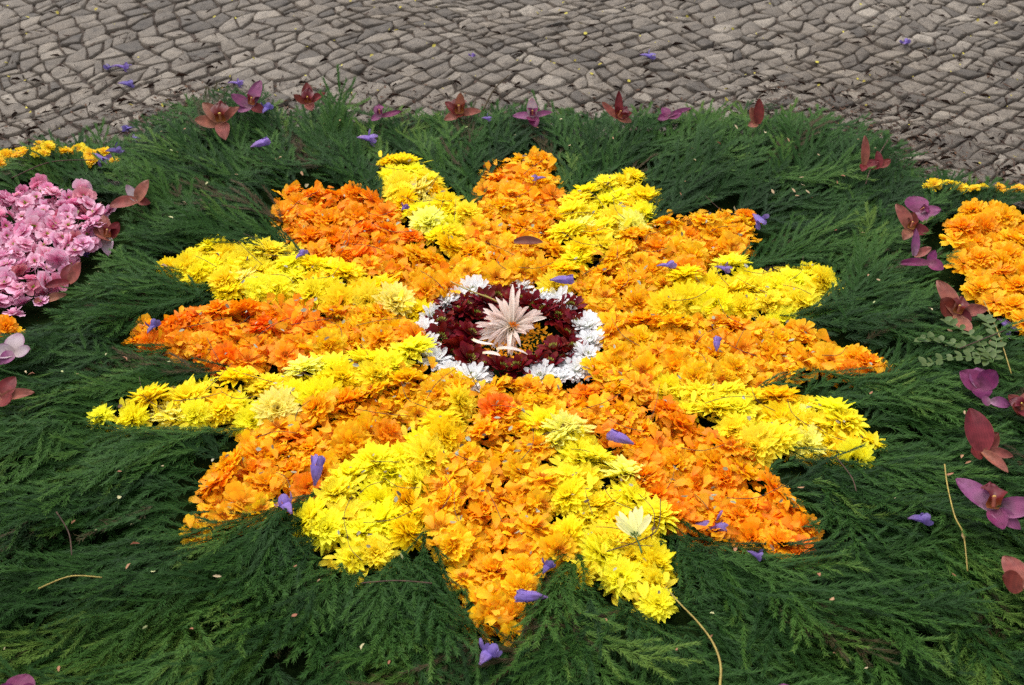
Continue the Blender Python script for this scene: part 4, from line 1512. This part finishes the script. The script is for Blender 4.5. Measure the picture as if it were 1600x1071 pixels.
# px, py, size, yaw, elevation, variant, tint(1 normal, lower faded), on ground?, label
JAC = [
    (190, 102, 1.05, 10, 5, 3, 1, 1, 'larger violet bell flower on the paving stones at the upper left'),
    (172, 103, 0.75, 160, 0, 4, .8, 1, 'crumpled dull violet bell touching the larger one on the upper left stones'),
    (197, 129, 0.9, 15, 4, 5, .85, 1, 'wilted violet bell on the stones just below the upper left pair'),
    (368, 128, 0.9, 20, 6, 3, 1, 1, 'violet bell flower on the stones behind the mauve orchid'),
    (202, 198, 0.85, 170, 4, 3, 1, 1, 'flattened violet bell on the stones by the corner of the green bed'),
    (212, 216, 0.85, 300, 6, 1, .95, 1, 'ribbed violet bell at the upper left corner of the green bed'),
    (158, 244, 1.05, 330, 4, 3, .9, 0, 'violet bell lying on the yellow edging behind the pink blossoms'),
    (178, 234, 0.85, 20, 4, 4, .6, 0, 'dark withered violet bell just behind the yellow edging'),
    (408, 226, 1.15, 35, 8, 0, 1.25, 0, 'bright blue-violet bell on the greenery below the mauve orchid'),
    (416, 173, 0.8, 70, 20, 4, 1, 0, 'violet bell tucked against the mauve orchid'),
    (573, 214, 1.05, 10, 6, 3, 1.15, 0, 'open violet bell on the greenery above the yellow ray'),
    (738, 87, 0.5, 90, 4, 4, .8, 1, 'tiny violet scrap on the stones above the cupped red orchid'),
    (1012, 85, 0.95, 10, 4, 3, 1, 1, 'violet bell alone on the stones at the top right of centre'),
    (1414, 66, 0.75, 70, 4, 4, .9, 1, 'faded violet bell on the stones at the top right'),
    (842, 277, 0.7, 170, 8, 3, 1.1, 2, 'violet bell on the tip of the top orange ray'),
    (632, 325, 0.5, 60, 10, 4, .75, 2, 'tiny violet scrap on the yellow ray left of the top orange ray'),
    (468, 398, 0.7, 70, 10, 5, .9, 2, 'small violet bell on the yellow ray above the left orange ray'),
    (880, 437, 1.15, 4, 4, 0, 1.2, 2, 'whole lilac bell lying just behind the white ring'),
    (1040, 413, 0.85, 20, 8, 5, 1, 2, 'crumpled violet bell on the upper right orange ray'),
    (1130, 418, 0.75, 350, 8, 3, .95, 2, 'violet bell on the yellow ray above the right orange ray'),
    (1184, 342, 0.9, 290, 10, 3, 1.1, 2, 'violet bell hanging off the tip of the upper right orange ray'),
    (1120, 541, 0.72, 80, 30, 1, 1.2, 2, 'lilac bell standing mouth up on the right-pointing orange ray'),
    (236, 512, 0.8, 80, 14, 4, .7, 2, 'dark violet bell on the tip of the left-pointing orange ray'),
    (968, 686, 1.15, 150, 8, 0, 1.25, 2, 'fat lilac bell on the lower right orange ray'),
    (499, 742, 1.15, 80, 42, 1, 1.1, 2, 'violet bell standing where the lower left orange and yellow rays meet'),
    (447, 790, 1.0, 120, 10, 5, 1.15, 0, 'crumpled lilac bell at the notch left of the lower left yellow ray'),
    (1112, 825, 1.15, 340, 12, 3, 1.15, 0, 'violet bell at the lower edge of the lower right orange ray'),
    (1181, 866, 0.6, 340, 4, 4, .6, 0, 'withered violet scrap on the greenery below the lower right orange ray'),
    (855, 888, 0.6, 60, 14, 4, .75, 0, 'dark violet bell at the edge of the bottom orange ray'),
    (828, 934, 1.15, 180, 10, 0, 1.2, 0, 'lilac bell with folded mouth beside the tip of the bottom orange ray'),
    (762, 1022, 0.95, 60, 4, 4, 1.2, 0, 'curled lilac bell on the greenery below the bottom orange ray'),
    (1437, 808, 0.85, 10, 4, 5, .7, 0, 'dull violet bell on the greenery left of the large mauve orchid'),
    (1574, 508, 1.1, 300, 14, 3, 1, 0, 'violet bell hanging at the lower edge of the golden heap'),
    (141, 378, 0.85, 80, 14, 4, .95, 0, 'violet bell wedged between pink blossoms and rose-like copper orchid'),
    (125, 395, 0.8, 60, 6, 3, .75, 0, 'darker violet bell below the pink blossoms'),
    (760, 184, 0.5, 10, 4, 3, 1, 0, 'tiny violet scrap on the far edge beside the cupped red orchid'),
]
for px, py, s, yaw, el, v, tn, where, lab in JAC:
    zc = 0.05
    for _ in range(4):
        p = at(px, py, zc)
        zc = 0.016 if where == 1 else (0.07 if where == 2 else htop(p[0], p[1]) + 0.005)
    o = link('violet_bell', BELLS[v % 6])
    off = Vector((-0.02 * s * math.cos(R(yaw)), -0.02 * s * math.sin(R(yaw)), 0))
    o.location = Vector((p[0], p[1], zc)) + off
    o.rotation_euler = (rnd.uniform(-0.5, 0.5), -R(el), R(yaw))
    o.scale = (0.9 * s,) * 3
    o.color = (min(tn, 1.15), min(tn, 1.1), min(tn, 1.05), 1)
    link('calyx', CALYX, o, loc=(0.0, 0, 0), rot=(0, math.pi / 2, 0))
    tag(o, lab, 'bell flower', 'fallen violet bell flowers')


# ------------------------------------------------------------------ stems, sticks, twigs
def tube(P, r0, r1, sides=5):
    P = np.asarray(P, float)
    V, F, t = [], [], []
    n = len(P)
    for i in range(n):
        d = Vector(P[min(i + 1, n - 1)] - P[max(i - 1, 0)]).normalized()
        a = d.orthogonal().normalized()
        b = d.cross(a)
        rr = r0 + (r1 - r0) * i / (n - 1)
        for k in range(sides):
            q = a * math.cos(2 * math.pi * k / sides) + b * math.sin(2 * math.pi * k / sides)
            V.append(P[i] + np.array(q) * rr)
            t.append(i / (n - 1))
    for i in range(n - 1):
        for k in range(sides):
            F.append((i * sides + k, i * sides + (k + 1) % sides, (i + 1) * sides + (k + 1) % sides, (i + 1) * sides + k))
    F.append(tuple(range(sides - 1, -1, -1)))
    F.append(tuple(range((n - 1) * sides, n * sides)))
    return V, F, t


def smooth_path(pts, n=16):
    pts = np.asarray(pts, float)
    out = []
    m = len(pts)
    for s in np.linspace(0, m - 1, n):
        i = min(int(s), m - 2)
        f = s - i
        p0, p1, p2, p3 = pts[max(i - 1, 0)], pts[i], pts[i + 1], pts[min(i + 2, m - 1)]
        out.append(0.5 * ((2 * p1) + (p2 - p0) * f + (2 * p0 - 5 * p1 + 4 * p2 - p3) * f * f + (3 * p1 - p0 - 3 * p2 + p3) * f ** 3))
    return np.array(out)


def stem(name, pts, z, r0, r1, mat, lab, cat, group=None, side=None):
    W = []
    for q in pts:
        zz = z
        for _ in range(3):
            p = at(q[0], q[1], zz + (q[2] if len(q) > 2 else 0))
            zz = max(z, htop(p[0], p[1]) + 0.003) if z > 0.02 else z
        W.append([p[0], p[1], zz + (q[2] if len(q) > 2 else 0)])
    W = smooth_path(W, max(6, 4 * len(W)))
    b = W[0].copy()
    mb = MB()
    V, F, t = tube(W - b, r0, r1)
    mb.add(V, F, t)
    o = link(name, mb.mesh(name, mat), loc=b)
    if side:
        for sp in side:
            W2 = np.array([at(q[0], q[1], z + (q[2] if len(q) > 2 else 0)) for q in sp])
            mb = MB()
            V, F, t = tube(smooth_path(W2 - b, 8), r0 * 0.7, r1 * 0.7)
            mb.add(V, F, t)
            link('side_shoot', mb.mesh('side_shoot', mat), o)
    tag(o, lab, cat, group)
    return o


stem('straw_stick', [(704, 440, 0.006), (735, 455, 0.012), (765, 466, 0.012), (797, 482, 0.004)], 0.068, 0.0012, 0.0018, M_STRAW, 'thin straw stick lying across the white ring and maroon daisies', 'stick')
stem('yellow_twig', [(1476, 726), (1480, 760), (1492, 805), (1503, 845), (1512, 892)], 0.05, 0.0012, 0.0009, M_STRAW, 'slender yellow stem on the greenery left of the big mauve orchid', 'stem')
stem('yellow_twig', [(1040, 918), (1062, 943), (1090, 972), (1114, 1005), (1126, 1040), (1124, 1080)], 0.06, 0.0009, 0.0017, M_STRAW, 'curved yellow stem running from the lower yellow ray off the bottom edge', 'stem')
stem('bare_twig', [(948, 862), (1000, 845), (1028, 825), (1032, 780, 0.012)], 0.072, 0.0009, 0.0006, M_TWIG, 'reddish forked twig on the yellow ray beside the tilted pale daisy', 'twig', side=[[(1018, 842, 0.0), (1022, 800, 0.01), (998, 772, 0.01)]])
stem('bare_twig', [(1385, 232), (1362, 262), (1352, 292)], 0.03, 0.0012, 0.0012, M_TWIG, 'bare twig leaning at the upper right corner of the greenery', 'twig')
stem('bare_twig', [(60, 920), (110, 902), (160, 905)], 0.05, 0.001, 0.0008, M_STRAW, 'pale bent stalk lying on the greenery at the lower left', 'twig')
stem('bare_twig', [(88, 800), (108, 835), (112, 868)], 0.05, 0.001, 0.0008, M_TWIG, 'short reddish twig on the greenery below the long left yellow ray', 'twig')
stem('bare_twig', [(1305, 715), (1330, 745), (1338, 768)], 0.05, 0.001, 0.0008, M_TWIG, 'brown twig on the greenery below the right lower yellow ray', 'twig')
stem('bare_twig', [(1500, 545), (1560, 520), (1600, 505)], 0.06, 0.001, 0.001, M_TWIG, 'dark twig crossing beneath the golden heap', 'twig')
stem('bare_twig', [(1537, 470), (1560, 520), (1580, 585)], 0.06, 0.001, 0.001, M_STRAW, 'grey stalk hanging below the golden heap', 'twig')
stem('bare_twig', [(565, 912), (620, 908), (675, 912)], 0.05, 0.0009, 0.0009, M_TWIG, 'thin reddish twig on the mound below the lower left yellow ray', 'twig')
stem('bare_twig', [(20, 285), (80, 262), (150, 250)], 0.05, 0.0012, 0.001, M_TWIG, 'long dark stick crossing the yellow edging behind the pink blossoms', 'twig')
stem('bare_twig', [(728, 568), (738, 590), (748, 610)], 0.075, 0.0007, 0.0006, M_TWIG, 'dark twig lying across the broad front white chrysanthemum', 'twig')
stem('bare_twig', [(755, 172, 0.02), (772, 140, 0.02), (795, 118, 0.02)], 0.03, 0.0022, 0.0012, M_SPRIG, 'brownish bare spray standing out over the stones', 'twig')
for key, poly in RAYW.items():
    cand = scatter(poly, 0.06, 0.025, 4000 + len(key))
    rnd.shuffle(lst := [tuple(c) for c in cand])
    col = 'orange' if RAYS[key][0] == 'o' else 'yellow'
    for k in range(min(7, len(lst))):
        x, y = lst[k]
        if math.hypot(x - RING_C[0], y - RING_C[1]) < RING_R + 0.03:
            continue
        a = rnd.uniform(0, 3.14)
        L = rnd.uniform(0.035, 0.085)
        bend = rnd.uniform(-0.012, 0.012)
        W = [(-L / 2 * math.cos(a), -L / 2 * math.sin(a), rnd.uniform(0, 0.006)), (-bend * math.sin(a), bend * math.cos(a), 0.003), (L / 2 * math.cos(a), L / 2 * math.sin(a), rnd.uniform(0, 0.012))]
        mb = MB()
        V, F, t = tube(smooth_path(W, 8), 0.00055, 0.0004, 4)
        mb.add(V, F, t)
        o = link('thin_twig', mb.mesh('thin_twig', M_TWIG), loc=(x, y, 0.069))
        tag(o, 'hair-thin dark twig lying on ' + RAY_WORDS[key], 'twig', 'thin twigs on ' + RAY_WORDS[key])

# dark red leaf on the top ray
mb = MB()
P, F, t = petal(0.052, 0.02, 9, 4, 'ellip', 0.5, -0.08, 0.01)
mb.add(P, F, t)
p = at(803, 379, 0.074)
o = link('dry_leaf', mb.mesh('dry_leaf', M_LEAFB), loc=p, rot=(0.3, 0, R(6)))
tag(o, 'dark reddish brown leaf lying on the foot of the top orange ray', 'leaf')

# tilted pale daisy with its green calyx towards the viewer
p = at(993, 838, 0.075)
root = link('pale_daisy', None, loc=p)
tag(root, 'pale lemon daisy turned over with green calyx showing on the yellow ray', 'daisy')
PD = petal_mesh('petal', petal_mat('lemon_petal', [(0, (0.8, 0.78, 0.3)), (1, (0.86, 0.82, 0.42))], trans=0.25), L=0.04, W=0.0095, nl=6, nw=2, shape='strap', cup=0.4, curl=0.05)
for az in (40, 58, 74, 90, 104, 120, 138, 156, 168):
    o = link('petal', PD, root)
    o.rotation_euler = dir_rot(az + rnd.uniform(-5, 5), rnd.uniform(22, 42)).to_euler()
    s = rnd.uniform(0.8, 1.05)
    o.scale = (s, 1, 1)
link('calyx', florets(M_GREENSTEM, 26, 0.0055, 0.006, 1100, 'calyx', 0.9), root, loc=(0, -0.002, -0.001))
mb = MB()
V, F, t = tube(smooth_path([(0, -0.002, 0), (0.004, -0.012, -0.003), (0.007, -0.024, -0.008)], 6), 0.0014, 0.0014)
mb.add(V, F, t)
link('stalk', mb.mesh('stalk', M_GREENSTEM), root)

# faded yellow mum with a brown eye, orange pompon beside it
p = at(882, 668, 0.066)
fm = fl_mum(3333, petal_mat('faded_petal', [(0, (0.55, 0.42, 0.03)), (0.5, (0.88, 0.76, 0.08)), (1, (0.9, 0.82, 0.2))]), 0.034, 0.24, 'faded_chrysanthemum', [(22, 3, 1.0), (20, 14, 0.9), (16, 26, 0.75)])
o = link('faded_chrysanthemum', fm, loc=(p[0], p[1], 0.06), rot=(0.15, 0.05, 0))
link('flower_eye', florets(M_LEAFB, 26, 0.007, 0.004, 1200, 'flower_eye', 0.3), o, loc=(0, 0, 0.004))
tag(o, 'faded yellow chrysanthemum with a brown eye below the ring', 'chrysanthemum')
o = put_head(MARI, 'orange_pompon', *at(778, 632, 0.066)[:2], 0.055)
o.color = (0.92, 0.2, 0.004, 1)
tag(o, 'single deep orange pompon among amber petals below the ring', 'orange flower')

# weed with small leaves by the right edge
p = at(1545, 590, 0.05)
weed = link('leafy_weed', None, loc=(p[0], p[1], htop(p[0], p[1]) + 0.002))
tag(weed, 'small weed with paired rounded leaves below the golden heap', 'weed')
LW = petal_mesh('leaf', M_WEED, L=0.016, W=0.011, nl=4, nw=2, shape='ellip', cup=0.2, curl=-0.1)
for s in range(4):
    a = R(70 + 35 * s)
    pts = [(0, 0, 0), (0.05 * math.cos(a), 0.05 * math.sin(a), 0.008), (0.11 * math.cos(a + 0.2), 0.11 * math.sin(a + 0.2), 0.006)]
    sp = smooth_path(pts, 9)
    mb = MB()
    V, F, t = tube(sp, 0.0009, 0.0005, 4)
    mb.add(V, F, t)
    st = link('stalk', mb.mesh('stalk', M_GREENSTEM), weed)
    for i in range(1, 9):
        for sd_ in (-1, 1):
            o = link('leaf', LW, st, loc=sp[i])
            o.rotation_euler = (rnd.uniform(-0.3, 0.3), -rnd.uniform(0, 0.5), a + sd_ * 1.0)
            o.scale = (rnd.uniform(0.7, 1.1),) * 3


# ------------------------------------------------------------------ litter (uncountable)
def flakes(name, pts, size, mat, label, cat, el=0.35, long=2.0, seed=5, tint=(0, 1)):
    r = random.Random(seed)
    V, T = [], []
    for x, y, z in pts:
        L = size * r.uniform(0.5, 1.5)
        W = L / long * r.uniform(0.6, 1.3)
        M = rotm(r.uniform(0, 6.28), r.gauss(0, el), r.gauss(0, el))
        c = r.uniform(-0.15, 0.3) * L
        q = np.array([(-L / 2, 0, 0), (-L / 6, -W / 2, c), (L / 4, -W / 2.4, c * 0.6), (L / 2, 0, 0), (L / 4, W / 2.4, c * 0.6), (-L / 6, W / 2, c)])
        V.append(q @ M.T + np.array((x, y, z)))
        T.append(np.full(6, r.uniform(*tint)))
    V = np.concatenate(V)
    n = len(V) // 6
    base = np.arange(n)[:, None] * 6
    F = np.concatenate([base + np.array([[0, 1, 2, 3]]), base + np.array([[0, 3, 4, 5]])], 1).ravel()
    o = link(name, mesh_np(name, V, F, np.full(2 * n, 4), mat, {'tint': np.concatenate(T)}))
    tag(o, label, cat, kind='stuff')


def pave_pts(n, fall, seed, z=0.010, xbias=None):
    r = np.random.default_rng(seed)
    out = []
    while len(out) < n:
        x, y = r.uniform(-1.5, 1.5), r.uniform(0.35, 1.6)
        d = -samp(sd_bed, np.array([x]), np.array([min(y, GY1)]))[0]
        if y > GY1:
            d = 0.3 + (y - GY1)
        if d < -0.02:
            continue
        p = math.exp(-max(d, 0) / fall)
        if xbias and x > 0.55:
            p = min(1, p * 2.2)
        if xbias and x < -0.6:
            p = min(1, p * 1.4)
        if r.random() < p:
            out.append((x, y, z + r.uniform(-0.003, 0.004)))
    return out


flakes('leaf_litter', pave_pts(6500, 0.06, 61, 0.0078, True), 0.008, M_LITTER, 'dry brown leaf crumbs strewn on the stones along the bed', 'litter', 0.22, 2.6, 5, (0.1, 0.8))
flakes('needle_litter', pave_pts(2600, 0.2, 62, 0.0068, True), 0.022, M_LITTER, 'dry brown needles lying in the joints of the stones', 'litter', 0.1, 15, 6, (0, 0.55))
flakes('yellow_florets', pave_pts(230, 2.0, 63, 0.012), 0.008, M_FLORET, 'tiny yellow-green florets scattered on the stones', 'litter', 0.4, 1.6, 7)
r_ = np.random.default_rng(64)
pts = []
while len(pts) < 190:
    x, y = r_.uniform(-1.1, 1.1), r_.uniform(-0.75, 0.75)
    if samp(sd_heap, np.array([x]), np.array([y]))[0] > 0.01 and samp(sd_bed, np.array([x]), np.array([y]))[0] > 0.02:
        pts.append((x, y, htop(x, y) + 0.001))
flakes('seed_flakes', pts, 0.0085, M_FLAKE, 'pale tan seed flakes sprinkled over the greenery', 'litter', 0.4, 2.4, 8)
pts = []
while len(pts) < 300:
    x, y = r_.uniform(-0.8, 0.8), r_.uniform(-0.6, 0.6)
    if samp(sd_heap, np.array([x]), np.array([y]))[0] < -0.015 and math.hypot(x - RING_C[0], y - RING_C[1]) > RING_R:
        pts.append((x, y, 0.066 + r_.uniform(0, 0.006)))
flakes('grey_flakes', pts, 0.008, attr_mat('grey_flake', 'tint', [(0, (0.10, 0.05, 0.02)), (0.5, (0.24, 0.19, 0.09)), (1, (0.33, 0.33, 0.24))]), 'small grey and brown flakes caught on the flower heads', 'litter', 0.4, 2.0, 9)
print('objects', len(scn.objects))
